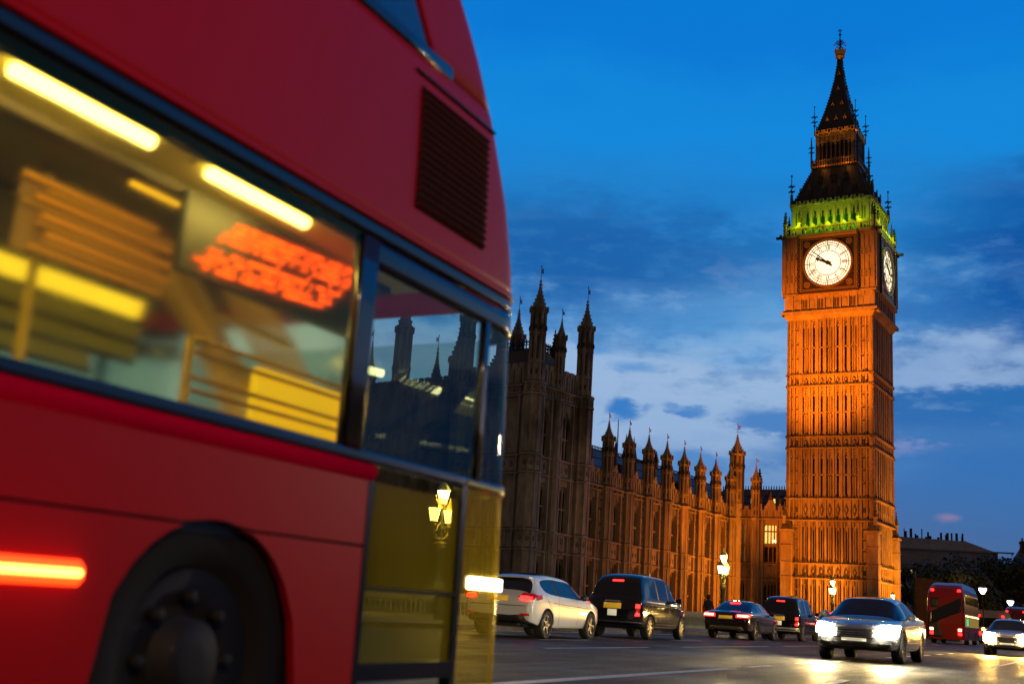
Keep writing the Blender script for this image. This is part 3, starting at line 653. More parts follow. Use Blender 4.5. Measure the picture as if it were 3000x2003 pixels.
# ------------------------------------------------------------------ palace
def vane_mesh(z0, z1):
    v = MB(); v.tube([(0, 0, z0), (0, 0, z1)], .035, 5); h = z1-z0
    v.box(-.02, .42, -.02, .02, z0+h*.52, z0+h*.58); v.box(-.02, .42, -.02, .02, z0+h*.80, z0+h*.86); v.box(.36, .42, -.02, .02, z0+h*.52, z0+h*.86); v.box(.1, .28, -.02, .02, z0+h*.6, z0+h*.78); v.frus(6, .09, z1-.08, .02, z1+.15, 0, 0, 0)
    return v
def turret_mesh(z0, z1, z2, z3, r, slits=1):
    """octagonal turret: shaft z0..z1, shoulder z1, crocketed spirelet z1..z2 (axis at the origin)"""
    t = MB()
    t.frus(8, r*.93, z0, r*.93, z1-.3)
    for k in range(8):
        a = k*pi/4+pi/8; x, y = r*.98*cos(a), r*.98*sin(a); w = r*.15
        t.box(x-w, x+w, y-w, y+w, z0, z1-.25)
    H = z1-z0
    segs = 2 if H > 5 else 1
    for q in range(segs):                             # tall slits on each side
        za, zb = z0+H*(.32+.38*q)/(1), z0+H*(.32+.38*q+.30)
        if segs == 1: za, zb = z0+H*.42, z0+H*.86
        for k in range(8):
            a = k*pi/4; M0 = t.M; t.M = M0 @ Matrix.Rotation(a, 4, 'Z'); x = r*.93*cos(pi/8)
            t.box(x-.02, x+.02, -r*.17, r*.17, za, zb, 1); t.box(x-.02, x+.05, -r*.25, r*.25, zb, zb+.12); t.M = M0
        t.frus(8, r*1.16, za-.42, r*1.16, za-.2); t.frus(8, r*1.1, za-.2, r*1.02, za-.1, mi=1)
        if segs == 2 and q == 1:
            for k in range(8):
                a = k*pi/4+pi/8; pinnacle(t, r*1.12*cos(a), r*1.12*sin(a), za-.5, za+.75, .09)
    for k in range(8):
        a = k*pi/4; zc = z0+H*.14; M0 = t.M; t.M = M0 @ Matrix.Rotation(a, 4, 'Z'); x = r*.93*cos(pi/8)
        t.box(x-.02, x+.03, -r*.2, r*.2, zc-.25, zc+.3, 1); t.M = M0
    t.frus(8, r*1.02, z1-.5, r*1.28, z1-.2); t.frus(8, r*1.28, z1-.2, r*1.2, z1, mi=1)
    S = z2-z1
    pr = [(r*1.05, z1-.05), (r*.86, z1+S*.16), (r*.56, z1+S*.36), (r*.30, z1+S*.58), (r*.14, z1+S*.82), (r*.07, z2)]
    t.lathe(pr, 8, rot=pi/8)
    for q in range(6):
        zz = z1+S*(.06+.13*q)
        for i in range(len(pr)-1):
            if pr[i][1] <= zz <= pr[i+1][1]: rr = pr[i][0]+(pr[i+1][0]-pr[i][0])*(zz-pr[i][1])/(pr[i+1][1]-pr[i][1])
        s = max(.05, r*.12*(1-.09*q))
        for k in range(8):
            a = k*pi/4+pi/8; x, y = (rr+s*.6)*cos(a), (rr+s*.6)*sin(a); t.box(x-s*.6, x+s*.6, y-s*.6, y+s*.6, zz-s*.6, zz+s*.9)
    t.frus(8, r*.27, z1+S*.80, r*.27, z1+S*.84); t.frus(8, r*.2, z1+S*.92, r*.2, z1+S*.95)
    for k in range(8): 
        a = k*pi/4+pi/8; t.box(r*1.25*cos(a)-.09, r*1.25*cos(a)+.09, r*1.25*sin(a)-.09, r*1.25*sin(a)+.09, z1-.35, z1+.25)
    return t
def turret_part(me, vme, x, y, parent):
    o = link('turret', me, parent); o.location = (x, y, 0)
    v = link('weather_vane', vme, o)
    return o
def window_part(parent, x0, x1, z0, z1, y, lights=2, mt=None, transom=None, arch=False, st=None):
    st = st or stone
    w = MB(); w.box(x0, x1, y, y+.05, z0, z1); o = w.build('window', mt or darkglass, parent)
    m_ = MB(); W_ = (x1-x0)/lights
    for k in range(1, lights): m_.box(x0+W_*k-.07, x0+W_*k+.07, y-.22, y, z0, z1)
    for tz in (transom or []): m_.box(x0, x1, y-.2, y, tz-.1, tz+.1)
    top = z1-(.9 if z1-z0 > 3 else .4)
    for k in range(lights):                           # cusped heads
        a = x0+W_*k; m_.poly([(a, z1), (a, top), (a+W_*.16, top+.25), (a+W_*.5, z1-.12), (a+W_*.84, top+.25), (a+W_, top), (a+W_, z1)], y-.15, y)
    m_.build('mullion', st, o)
    return o
def ribs(b, x0, x1, y, z0, z1, n, d=.09, w=.055):
    for k in range(n):
        x = x0+(x1-x0)*(k+.5)/n; b.box(x-w, x+w, y-d, y, z0, z1)
def lozenge(b, x, z, s, y, mi=1):
    b.poly([(x-s, z), (x, z-s*1.25), (x+s, z), (x, z+s*1.25)], y-.03, y+.02, mi); b.poly([(x-s*.5, z), (x, z-s*.62), (x+s*.5, z), (x, z+s*.62)], y-.08, y, 0)
def string(b, x0, x1, y, z, d=.22):
    b.box(x0, x1, y-d, y+.05, z-.16, z+.04); b.box(x0, x1, y-d*.7, y+.05, z+.04, z+.16, 1)
def parapet(b, x0, x1, y, z0, z1, mi=0):
    b.box(x0, x1, y, y+.3, z0, z1-.55); n = max(1, int((x1-x0)/.95)); w = (x1-x0)/n
    for k in range(n):
        b.box(x0+w*(k+.18), x0+w*(k+.82), y, y+.3, z1-.55, z1); b.box(x0+w*(k+.35), x0+w*(k+.65), y-.03, y+.1, z0+.2, z1-.7, 1)
    for k in range(n*2): b.box(x0+w*k/2-.05, x0+w*k/2+.05, y-.1, y, z0, z1-.5)

# --- wing that recedes from the corner tower to the clock tower
TA = R(90-33.7); LA = 43.33
wa_ = thing('palace_wing', 'long gothic palace wing lit dim orange, with a row of small turrets and slate roof', 'palace', (9.632, 130.529, -1.5), TA)
Z0 = 1.5
tx = [LA-(1.37+5.38*k) for k in range(7, -1, -1)]
edges = [-2.3]+tx+[LA+.2]
b = MB(); mats = [stone, soot_shade]
zs = Z0+14.95
b.box(-2.3, LA+.3, .62, 1.2, 0, zs)
wins = []
for i in range(len(edges)-1):
    a, c = edges[i], edges[i+1]
    if c-a < 2.2:
        b.box(a, c, 0, .7, 0, zs); ribs(b, a, c, 0, 0, zs, 4); continue
    mid = (a+c)/2; w = 1.12
    # piers either side of the window strip
    b.box(a, mid-w, 0, .7, 0, zs); b.box(mid+w, c, 0, .7, 0, zs)
    ribs(b, a+.6, mid-w, 0, 0, zs, 4, .12); ribs(b, mid+w, c-.6, 0, 0, zs, 4, .12)
    for q in (-1, 1): b.box(mid+q*(w+.12)-.11, mid+q*(w+.12)+.11, -.24, .1, 0, zs)
    for z0, z1 in ((0, Z0+.6), (Z0+6.2, Z0+8.75), (Z0+13.5, Z0+14.95)):
        b.box(mid-w, mid+w, .06, .7, z0, z1)
    for q in range(3): lozenge(b, mid-.72+.72*q, Z0+7.6, .26, .06)
    ribs(b, mid-w, mid+w, .06, Z0+13.5, Z0+14.9, 6, .1)
    for x in (a+1.05, c-1.05): lozenge(b, x, Z0+7.6, .3, 0); b.box(x-.35, x+.35, -.14, 0, Z0+12.2, Z0+12.4, 1); b.box(x-.35, x+.35, -.14, 0, Z0+5.0, Z0+5.2, 1); b.box(x-.4, x+.4, -.1, 0, Z0+11.0, Z0+11.15)
    for x in (a+.85, c-.85):
        for zz in (Z0+9.4, Z0+10.4, Z0+13.2, Z0+13.9): b.box(x-.1, x+.1, -.16, 0, zz, zz+.22, 1)
    wins.append((mid, w))
for z in (6.6, 8.68): string(b, -2.3, LA+.2, 0, Z0+z)
string(b, -2.3, LA+.2, 0, zs, .38); b.box(-2.3, LA+.2, -.2, .1, zs-.6, zs-.42)
for k in range(70): x = -.4+k*.63; b.box(x-.12, x+.12, -.34, -.1, zs-.42, zs-.2, k % 2)
for x in tx:                                           # buttress turrets below the parapet
    b.frus(8, .74, 0, .74, zs, x, -.25)
    for k in range(8): a = k*pi/4+pi/8; b.box(x+.74*cos(a)-.08, x+.74*cos(a)+.08, -.25+.74*sin(a)-.08, -.25+.74*sin(a)+.08, 0, zs)
    for z in (6.6, 8.68): b.frus(8, .92, Z0+z-.15, .92, Z0+z+.05, x, -.25); b.frus(8, .85, Z0+z+.05, .8, Z0+z+.16, x, -.25, mi=1)
    b.frus(8, 1.05, zs-.3, 1.1, zs, x, -.25); b.frus(8, 1.0, zs, .9, zs+.2, x, -.25, mi=1)
    for zz in (7.6,): lz = zz
    for z in (3.6, 11.5): b.frus(8, .8, Z0+z, .8, Z0+z+.15, x, -.25)
b.build('wall', mats, wa_)
for mid, w in wins:
    window_part(wa_, mid-w, mid+w, Z0+8.75, Z0+13.5, .5, 3, None, [Z0+10.95]); window_part(wa_, mid-w, mid+w, Z0+.6, Z0+6.2, .5, 3, None, [Z0+3.4])
b = MB()
for i in range(len(edges)-1):
    a, c = edges[i], edges[i+1]; parapet(b, a, c, .05, zs+.1, Z0+17.0)
    if c-a > 2.2:
        mid = (a+c)/2; b.add([(mid-.75, .0, Z0+17.0), (mid+.75, .0, Z0+17.0), (mid, 0, Z0+18.0), (mid-.75, .3, Z0+17.0), (mid+.75, .3, Z0+17.0), (mid, .3, Z0+18)], [(0, 1, 2), (5, 4, 3), (0, 2, 5, 3), (1, 4, 5, 2)]); pinnacle(b, mid, .15, Z0+16.4, Z0+19.4, .26)
b.build('parapet', mats, wa_)
tm = turret_mesh(zs, Z0+20.75, Z0+22.9, 0, .60).mesh('turret', mats); vm = vane_mesh(Z0+22.8, Z0+23.7).mesh('weather_vane', [gold])
for x in tx: turret_part(tm, vm, x, -.25, wa_)
b = MB(); L0, L1 = -3, LA+9; yr = 6.5; zr = Z0+20.85
b.add([(L0, .6, Z0+15.2), (L1, .6, Z0+15.2), (L1, yr, zr), (L0, yr, zr), (L0, 12.4, Z0+15.2), (L1, 12.4, Z0+15.2)], [(0, 1, 2, 3), (3, 2, 5, 4), (1, 5, 2), (0, 3, 4)])
for k in range(34):
    x = L0+1+k*1.5; b.add([(x-.05, .5, Z0+15.2), (x+.05, .5, Z0+15.2), (x+.05, yr-.05, zr+.06), (x-.05, yr-.05, zr+.06)], [(0, 1, 2, 3)], 1)
for k in range(1, 4):
    t = k/4; y = .6+(yr-.6)*t; z = Z0+15.2+(zr-Z0-15.2)*t; b.box(L0, L1, y-.06, y+.02, z+.0, z+.07, 1)
for k in range(130):
    x = L0+k*.4; b.box(x-.05, x+.05, yr-.04, yr+.04, zr, zr+.32, 1); b.box(x-.11, x+.11, yr-.04, yr+.04, zr+.32, zr+.48, 1)
b.box(L0, L1, yr-.08, yr+.08, zr-.05, zr+.08, 1)
for k in range(5): x = 5+k*9; b.box(x-.3, x+.3, 3.0, 4.2, Z0+17.9, Z0+18.9, 1)
b.build('roof', [slate, iron], wa_)
for x in (9.5, 31):
    b = MB(); pinnacle(b, x, yr, zr-.4, zr+2.4, .4); b.build('roof_ventilator', [slate, iron], wa_)

# --- short wing facing the bridge, beside the clock tower
LB = 8.68
wb_ = thing('palace_link_block', 'short gothic palace block with one brightly lit window, beside the clock tower base', 'palace', (33.674, 166.578, -1.5), TROT)
b = MB(); zb = Z0+15.1
b.box(-1.5, LB+.5, .62, 1.2, 0, zb)
tb = 3.67; opens = [(.75, 2.15), (4.85, 6.75)]
xs = [-.6, .75, 2.15, 4.85, 6.75, LB+.3]
for i in range(0, 6, 2):
    b.box(xs[i], xs[i+1], 0, .7, 0, zb); ribs(b, xs[i], xs[i+1], 0, 0, zb, max(2, int((xs[i+1]-xs[i])/.38)), .1)
for a, c in opens:
    for z0, z1 in ((0, Z0+.5), (Z0+6.2, Z0+9.0), (Z0+11.25, Z0+11.6), (Z0+14.3, Z0+15.1)): b.box(a, c, .06, .7, z0, z1)
    for q in (a-.12, c+.12): b.box(q-.12, q+.12, -.22, .1, 0, zb)
b.box(5.2, 6.4, -.1, .1, Z0+7.0, Z0+8.5); lozenge(b, 5.5, Z0+7.8, .22, -.1, 0); lozenge(b, 6.1, Z0+7.8, .22, -.1, 0); b.box(5.6, 6.0, -.22, 0, Z0+7.3, Z0+8.3); b.box(5.65, 5.95, -.2, 0, Z0+8.3, Z0+8.6, 1); lozenge(b, 1.45, Z0+7.7, .3, .06)
for z in (6.6, 8.75): string(b, -.6, LB+.3, 0, Z0+z)
string(b, -.6, LB+.3, 0, zb, .36)
b.frus(8, .62, 0, .62, zb, tb, -.2)
for k in range(8): a = k*pi/4+pi/8; b.box(tb+.62*cos(a)-.07, tb+.62*cos(a)+.07, -.2+.62*sin(a)-.07, -.2+.62*sin(a)+.07, 0, zb)
b.frus(8, .9, zb-.25, .9, zb, tb, -.2); b.frus(8, 1.15, 0, 1.15, Z0+17.2, .55, .35)
b.build('wall', mats, wb_)
window_part(wb_, 4.85, 6.75, Z0+11.6, Z0+14.3, .5, 4, litglass, [Z0+13.3]); window_part(wb_, 4.85, 6.75, Z0+9.0, Z0+11.25, .5, 3); window_part(wb_, 4.85, 6.75, Z0+.5, Z0+6.2, .5, 4, None, [Z0+3.6])
window_part(wb_, .75, 2.15, Z0+11.6, Z0+14.3, .5, 3, dimglass, [Z0+13.3]); window_part(wb_, .75, 2.15, Z0+9.0, Z0+11.25, .5, 3, dimglass); window_part(wb_, .75, 2.15, Z0+.5, Z0+6.2, .5, 3, None, [Z0+3.6])
w = MB(); w.frus(12, .17, 0, .17, .12, 0, 0); w.v = [(p[0]+6.3, .33+p[2]*.1, p[1]+Z0+11.95) for p in w.v]; w.build('indoor_lamp', mat('indoor_lamp_globe', (1, .9, .7), .5, 0, .5, (1, .85, .5), 9), wb_)
b = MB(); parapet(b, -.3, LB, .05, zb+.1, Z0+16.9); pinnacle(b, 5.8, .15, Z0+16.4, Z0+19.2, .3); b.add([(5.0, 0, Z0+16.8), (6.6, 0, Z0+16.8), (5.8, 0, Z0+18.2), (5.0, .3, Z0+16.8), (6.6, .3, Z0+16.8), (5.8, .3, Z0+18.2)], [(0, 1, 2), (5, 4, 3), (0, 2, 5, 3), (1, 4, 5, 2)])
for x in (4.4, 7.2): pinnacle(b, x, .1, Z0+16.2, Z0+18.2, .16)
b.build('parapet', mats, wb_)
turret_part(turret_mesh(zb, Z0+20.7, Z0+22.9, 0, .58).mesh('turret', mats), vm, tb, -.2, wb_)
turret_part(turret_mesh(Z0+17, Z0+24.7, Z0+27.4, 0, .92).mesh('tall_turret', mats), vane_mesh(Z0+27.3, Z0+29.0).mesh('weather_vane', [gold]), .55, .35, wb_)
b = MB(); zr = Z0+20.1; yr = 7
b.add([(-4, .6, Z0+15.3), (LB+2, .6, Z0+15.3), (LB+2, yr, zr), (-4, yr, zr), (-4, 13, Z0+15.3), (LB+2, 13, Z0+15.3)], [(0, 1, 2, 3), (3, 2, 5, 4), (1, 5, 2), (0, 3, 4)])
for k in range(10): x = -3.5+k*1.4; b.add([(x-.05, .5, Z0+15.3), (x+.05, .5, Z0+15.3), (x+.05, yr-.05, zr+.05), (x-.05, yr-.05, zr+.05)], [(0, 1, 2, 3)], 1)
for k in range(1, 4): t = k/4; y = .6+(yr-.6)*t; z = Z0+15.3+(zr-Z0-15.3)*t; b.box(-4, LB+2, y-.06, y+.02, z, z+.07, 1)
for k in range(36): x = -4+k*.4; b.box(x-.06, x+.06, yr-.04, yr+.04, zr, zr+.5, 1)
b.build('roof', [slate, iron], wb_)
for x in (1.75, 6.25): b = MB(); pinnacle(b, x, yr, zr-.5, zr+3.2, .42, 1, 1); b.build('roof_ventilator', [slate, iron], wb_)
for x, z in ((1.9, 17.9), (5.3, 17.9)): w = MB(); w.box(x-.12, x+.12, 3.1, 3.3, Z0+z-.3, Z0+z+.35); w.build('skylight', litglass, wb_)

# --- dark corner tower (four octagonal turrets)
TP = R(90-38.5)
cp = thing('palace_corner_tower', 'dark unlit gothic corner tower with tall octagonal turrets, just right of the near bus', 'tower', (2.79, 121.9, -1.5), TP)
LP, WP = 9.4, 10.2; zc = Z0+23.35
pm = [wstone, soot_shade]
b = MB(); b.box(.1, LP-.1, .62, WP-.1, 0, zc)
def pav_face(b, L, cols, hw, midbut=None):
    xs = [0]+[q for c in cols for q in (c-hw, c+hw)]+[L]
    for i in range(0, len(xs), 2):
        b.box(xs[i], xs[i+1], 0, .75, 0, zc); ribs(b, xs[i], xs[i+1], 0, 0, zc, max(2, int((xs[i+1]-xs[i])/.4)), .12)
    for c in cols:
        for z0, z1 in ((0, Z0+.4), (Z0+6.0, Z0+8.9), (Z0+13.9, Z0+16.9), (Z0+22.2, zc)): b.box(c-hw, c+hw, .06, .75, z0, z1)
        for q in (-1, 1): b.box(c+q*(hw+.13)-.12, c+q*(hw+.13)+.12, -.25, .1, 0, zc)
        b.box(c-.5, c+.5, -.06, .1, Z0+6.9, Z0+8.5); lozenge(b, c, Z0+7.9, .3, -.06); b.box(c-.55, c-.25, -.14, .1, Z0+7, Z0+8.2); b.box(c+.25, c+.55, -.14, .1, Z0+7, Z0+8.2); lozenge(b, c-.5, Z0+15.7, .3, .06); lozenge(b, c+.5, Z0+15.7, .3, .06)
        for sgn in (-1, 1):                            # pointed head of the tall window
            b.poly([(c+sgn*hw, Z0+20.6), (c+sgn*hw, Z0+22.3), (c, Z0+22.3), (c+sgn*hw*.35, Z0+21.9), (c+sgn*hw*.8, Z0+21.3)], .02, .6)
    for z in (6.6, 8.7, 14.75, 16.7, 23.3): string(b, -.3, L+.3, 0, Z0+z, .26)
    b.box(-.2, L+.2, -.14, .5, Z0+23.3, Z0+24.3); string(b, -.3, L+.3, -.1, Z0+24.4, .4)
    for k in range(int(L/.55)): lozenge(b, .3+k*.55, Z0+23.85, .2, -.14)
    if midbut: b.frus(8, .55, 0, .55, zc, midbut, -.1); [b.frus(8, .7, Z0+z-.15, .7, Z0+z+.08, midbut, -.1) for z in (6.6, 8.7, 14.75, 16.7, 23.3, 24.4)]
    parapet(b, .6, L-.6, .1, Z0+24.5, Z0+27.0)
cols = [2.15, 6.35]
pav_face(b, LP, cols, .95, 4.3)
M0 = b.M; b.M = Matrix.Translation((0, WP, 0)) @ Matrix.Rotation(-pi/2, 4, 'Z'); colsL = [3.1, 7.0]; pav_face(b, WP, colsL, 1.25, None); b.M = M0
for x, y in ((0, 0), (LP, 0), (0, WP), (LP, WP)):
    b.frus(8, 1.12, 0, 1.12, Z0+24.6, x, y)
    for k in range(8): a = k*pi/4+pi/8; b.box(x+1.12*cos(a)-.11, x+1.12*cos(a)+.11, y+1.12*sin(a)-.11, y+1.12*sin(a)+.11, 0, Z0+24.6)
    for z in (6.6, 8.7, 14.75, 16.7, 23.3, 24.5): b.frus(8, 1.36, Z0+z-.16, 1.36, Z0+z+.05, x, y); b.frus(8, 1.28, Z0+z+.05, 1.2, Z0+z+.18, x, y, mi=1)
    for z in (3.4, 11.4, 19.6): b.frus(8, 1.22, Z0+z, 1.22, Z0+z+.16, x, y)
    for z in (7.7, 15.7, 23.9):
        for k in range(8):
            M0 = b.M; b.M = M0 @ Matrix.Translation((x, y, 0)) @ Matrix.Rotation(k*pi/4-pi/2, 4, 'Z') @ Matrix.Translation((0, 0, 0)); yy = -1.12*cos(pi/8)
            b.M = M0 @ Matrix.Translation((x, y, 0)) @ Matrix.Rotation(k*pi/4, 4, 'Z'); lozenge(b, 0, Z0+z, .24, yy); b.M = M0
b.build('wall', pm, cp)
for face, cl, hw in ((0, cols, .95), (1, colsL, 1.25)):
    for c in cl:
        for z0, z1, tr in ((.4, 6.0, [3.4]), (8.9, 13.9, [11.4]), (16.9, 22.2, [19.2])):
            w = window_part(cp, c-hw, c+hw, Z0+z0, Z0+z1, .5, 3, None, [Z0+q for q in tr], st=wstone)
            if face: w.matrix_local = Matrix.Translation((0, WP, 0)) @ Matrix.Rotation(-pi/2, 4, 'Z')
tm2 = turret_mesh(Z0+24.5, Z0+32.8, Z0+36.3, 0, .80).mesh('turret', pm); vm2 = vane_mesh(Z0+36.2, Z0+37.8).mesh('weather_vane', [mat('vane_iron', (.10, .05, .03), .5, .3)])
for x, y in ((0, 0), (LP, 0), (LP, WP), (0, WP)): turret_part(tm2, vm2, x, y, cp)
turret_part(turret_mesh(Z0+24.5, Z0+30.6, Z0+32.8, 0, .52).mesh('small_turret', pm), vane_mesh(Z0+32.7, Z0+33.8).mesh('weather_vane', [D.materials['vane_iron']]), 4.3, -.1, cp)
b = MB(); x0, x1, y0, y1 = 1.0, LP-1, 1.0, WP-1; q = 1.6; zt = Z0+29.2
b.add([(x0, y0, Z0+24.3), (x1, y0, Z0+24.3), (x1, y1, Z0+24.3), (x0, y1, Z0+24.3), (x0+q, y0+q, zt), (x1-q, y0+q, zt), (x1-q, y1-q, zt), (x0+q, y1-q, zt)], [(0, 1, 5, 4), (1, 2, 6, 5), (2, 3, 7, 6), (3, 0, 4, 7), (4, 5, 6, 7)])
def crest(b, xa, ya, xb, yb, z):
    n = int(math.hypot(xb-xa, yb-ya)/.42)
    for k in range(n+1):
        x, y = xa+(xb-xa)*k/n, ya+(yb-ya)*k/n; b.box(x-.06, x+.06, y-.06, y+.06, z, z+1.1, 1); b.box(x-.14, x+.14, y-.14, y+.14, z+.72, z+.9, 1)
    for dz in (0, .5): b.tube([(xa, ya, z+dz), (xb, yb, z+dz)], .07, 4, 1)
for e in (((x0+q, y0+q), (x1-q, y0+q)), ((x0+q, y0+q), (x0+q, y1-q)), ((x1-q, y0+q), (x1-q, y1-q)), ((x0+q, y1-q), (x1-q, y1-q))): crest(b, *e[0], *e[1], zt)
for x, y in ((x0+q, y0+q), (x1-q, y0+q), (x0+q, y1-q), (x1-q, y1-q)): pinnacle(b, x, y, zt-.6, zt+3.2, .24, 1, 1)
for (xa, ya, xb, yb) in ((x0, y0, x0+q, y0+q), (x1, y0, x1-q, y0+q), (x0, y1, x0+q, y1-q)): crocket_line(b, (xa, ya, Z0+24.6), (xb, yb, zt), 11, .12, 1)
b.build('roof', [slate, iron], cp)

# --- river front continuing to the left, seen through the bus windows
rf = thing('palace_river_front', 'dark palace river front with spired turrets seen through the windows of the near bus', 'palace', (-3.6, 133.4, -1.5), TP+pi/2)
b = MB(); b.box(0, 44, .2, 10, 0, Z0+17); ribs(b, 0, 44, .2, 0, Z0+17, 60, .15)
for z in (6.6, 8.7, 14.7): string(b, 0, 44, .2, Z0+z)
for y in (.1, 9.6): parapet(b, 0, 44, y, Z0+17, Z0+18.8)
b.box(3, 21, 2, 9.5, 0, Z0+25); ribs(b, 3, 21, 2, Z0+17, Z0+25, 30, .15); parapet(b, 3, 21, 1.9, Z0+25, Z0+27)
b.build('wall', pm, rf)
b = MB(); b.add([(0, .8, Z0+17), (44, .8, Z0+17), (44, 5, Z0+21), (0, 5, Z0+21), (0, 9.4, Z0+17), (44, 9.4, Z0+17)], [(0, 1, 2, 3), (3, 2, 5, 4), (1, 5, 2), (0, 3, 4)]); b.build('roof', slate, rf)
for x, s in ((3.0, 34.0), (6.5, 31.2), (12.5, 39.5), (18, 33), (21, 38), (30, 27), (38, 27)):
    me = turret_mesh(Z0+16, Z0+s*.86, Z0+s, 0, 1.0 if s > 33 else .7).mesh('turret', pm); turret_part(me, vane_mesh(Z0+s-.1, Z0+s+1.4).mesh('weather_vane', [D.materials['vane_iron']]), x, .6, rf)
for x, z0, z1, mt in ((4.6, 19, 23, None), (10, 9, 13.6, None), (14.6, 9, 13.6, None), (9.6, 1, 6, None), (17.6, 18.8, 22.6, None), (24, 9, 13.6, None), (5, 9, 13.6, None), (5, 1, 6, None), (30, 9, 13, None)):
    window_part(rf, x-.9, x+.9, Z0+z0, Z0+z1, 1.75 if z0 > 17 else .0, 3, mt, None, st=wstone)
w = MB(); w.box(14.5, 14.85, 1.6, 1.7, Z0+19.4, Z0+22.2); w.build('window', litglass, rf)

# --- far tower with a flagpole behind the roofs
ft = thing('far_palace_tower', 'distant hazy palace tower top with pointed spires and a flagpole, peeping over the slate roof', 'tower', (43.2, 420, 0), R(-30))
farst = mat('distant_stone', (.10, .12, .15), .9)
b = MB(); b.box(-7, 7, -7, 7, 0, 55)
for k in range(-6, 7): b.box(k-.3, k+.3, -7.1, -6.7, 55, 56); b.box(7-.3, 7.1, k-.3, k+.3, 55, 56)
b.build('wall', farst, ft)
for sx in (-1, 1):
    for sy in (-1, 1):
        p = MB(); p.lathe([(1.6, 50), (1.6, 56), (1.35, 57), (.8, 60), (.25, 63), (.05, 65)], 8, 3.7*sx-.2, 3.7*sy); p.build('spire', farst, ft)
p = MB(); p.tube([(-1.6, 0, 55), (-1.6, 0, 71)], [.3, .15], 6); p.build('flagpole', mat('flagpole_blue_grey', (.05, .12, .2), .5), ft)

def al(x, y, z): return Matrix.Translation(wa_.location) @ Matrix.Rotation(TA, 4, 'Z') @ Vector((x, y, z))
OR2 = (1, .265, .012)
lamp('floodlight', 'SPOT', al(36, -24, Z0+1.5), 50000, OR2, al(38, 0, Z0+11), .5, 90, 1)
lamp('floodlight', 'SPOT', al(21, -24, Z0+1), 18000, OR2, al(24, 0, Z0+11), .5, 90, 1)
lamp('floodlight', 'SPOT', al(6, -24, Z0+1), 5000, (1, .27, .03), al(7, 0, Z0+10), .5, 80, 1)
# ------------------------------------------------------------------ bridge parapet and its lanterns
stonegreen = noisy(mat('parapet_green_paint', (.26, .29, .22), .5), (.22, .25, .19), (.34, .37, .28), 5, 4, .2)
pp = thing('bridge_parapet', 'green cast iron bridge parapet with pierced balusters, behind the queue of cars', 'parapet', sl_(0, 20, 0), RZ)
b = MB(); b.box(-10, 175, -.22, .30, .90, 1.0); b.box(-10, 175, -.18, .26, .78, .90); b.build('coping', stonegreen, pp)
b = MB(); b.box(-10, 175, -.16, .24, .1, .26); b.box(-10, 175, -.10, .18, .70, .78); b.build('base_rail', stonegreen, pp)
b = MB()
for k in range(520):
    x = 5+k*.3
    b.box(x-.035, x+.035, -.04, .12, .26, .7)
    for z in (.62, .40): b.box(x-.1, x+.1, -.02, .10, z-.02, z+.05)
    b.box(x+.11, x+.19, -.02, .10, .26, .34)
b.build('baluster_panel', stonegreen, pp)

def lantern(p, x, y, z, s=1.0):
    g = MB(); g.frus(6, .125*s, z, .215*s, z+.45*s, x, y, 0); o = g.build('lantern', lampglass, p)
    c = MB()
    c.lathe([(.25*s, z+.45*s), (.24*s, z+.50*s), (.13*s, z+.66*s), (.07*s, z+.70*s), (.06*s, z+.76*s), (.02*s, z+.78*s), (.015*s, z+.88*s)], 6, x, y, 0)
    c.lathe([(.04, z-.20*s), (.13*s, z-.12*s), (.06*s, z-.08*s), (.14*s, z-.02*s), (.14*s, z)], 6, x, y, 0)
    for k in range(6): a = k*pi/3; c.tube([(x+.126*s*cos(a), y+.126*s*sin(a), z), (x+.217*s*cos(a), y+.217*s*sin(a), z+.46*s)], .008, 4)
    c.build('lantern_cap', lampgild, o); return o
def bridge_lamp(name, label, s, l=20.0):
    t = thing(name, label, 'street lamp', sl_(s, l, 0), RZ, 'triple lantern lamps on the bridge parapet')
    p = MB(); p.lathe([(.36, .1), (.36, 1.02), (.42, 1.06), (.34, 1.16), (.2, 1.34), (.13, 1.5), (.10, 1.62), (.105, 2.45), (.10, 2.5)], 8)
    for k in range(8): a = k*pi/4; p.tube([(.10*cos(a), .10*sin(a), 1.6), (.105*cos(a), .105*sin(a), 2.45)], .02, 4)
    p.lathe([(.09, 2.5), (.09, 2.66), (.07, 2.7), (.06, 3.0), (.09, 3.1), (.05, 3.25), (.05, 3.75)], 8); p.build('post', lampgreen, t)
    c = MB(); c.lathe([(.2, 2.44), (.22, 2.5), (.15, 2.52), (.15, 2.58), (.22, 2.6), (.2, 2.66)], 12)
    for sx in (-1, 1):
        c.tube([(0, 0, 2.75), (sx*.3, 0, 2.80), (sx*.48, 0, 2.95), (sx*.5, 0, 3.1)], [.05, .045, .04, .05], 6); c.tube([(0, 0, 3.35), (sx*.2, 0, 3.2), (sx*.3, 0, 3.0)], .03, 5)
    c.build('scroll_bracket', lampgild, t)
    lantern(t, 0, 0, 3.95); lantern(t, -.5, 0, 3.32); lantern(t, .5, 0, 3.32)
    return t
lamp_labels = ['lit triple lantern on the parapet, seen through the tinted end of the near bus', 'lit triple lantern rising behind the roof of the dark saloon, before the palace wing',
               'lit triple lantern beside the bonnet of the silver car, before the tower base', 'lit triple lantern, smallest, peeping over the roof of the silver car']
for k, s in enumerate((33.9, 67.4, 99.2, 131)):
    bridge_lamp('street_lamp', lamp_labels[k], s)
    for q in (0,): lamp('lantern_light', 'POINT', sl_(s, 19.3, 4.1), 420, (1, .72, .16), size=.25)
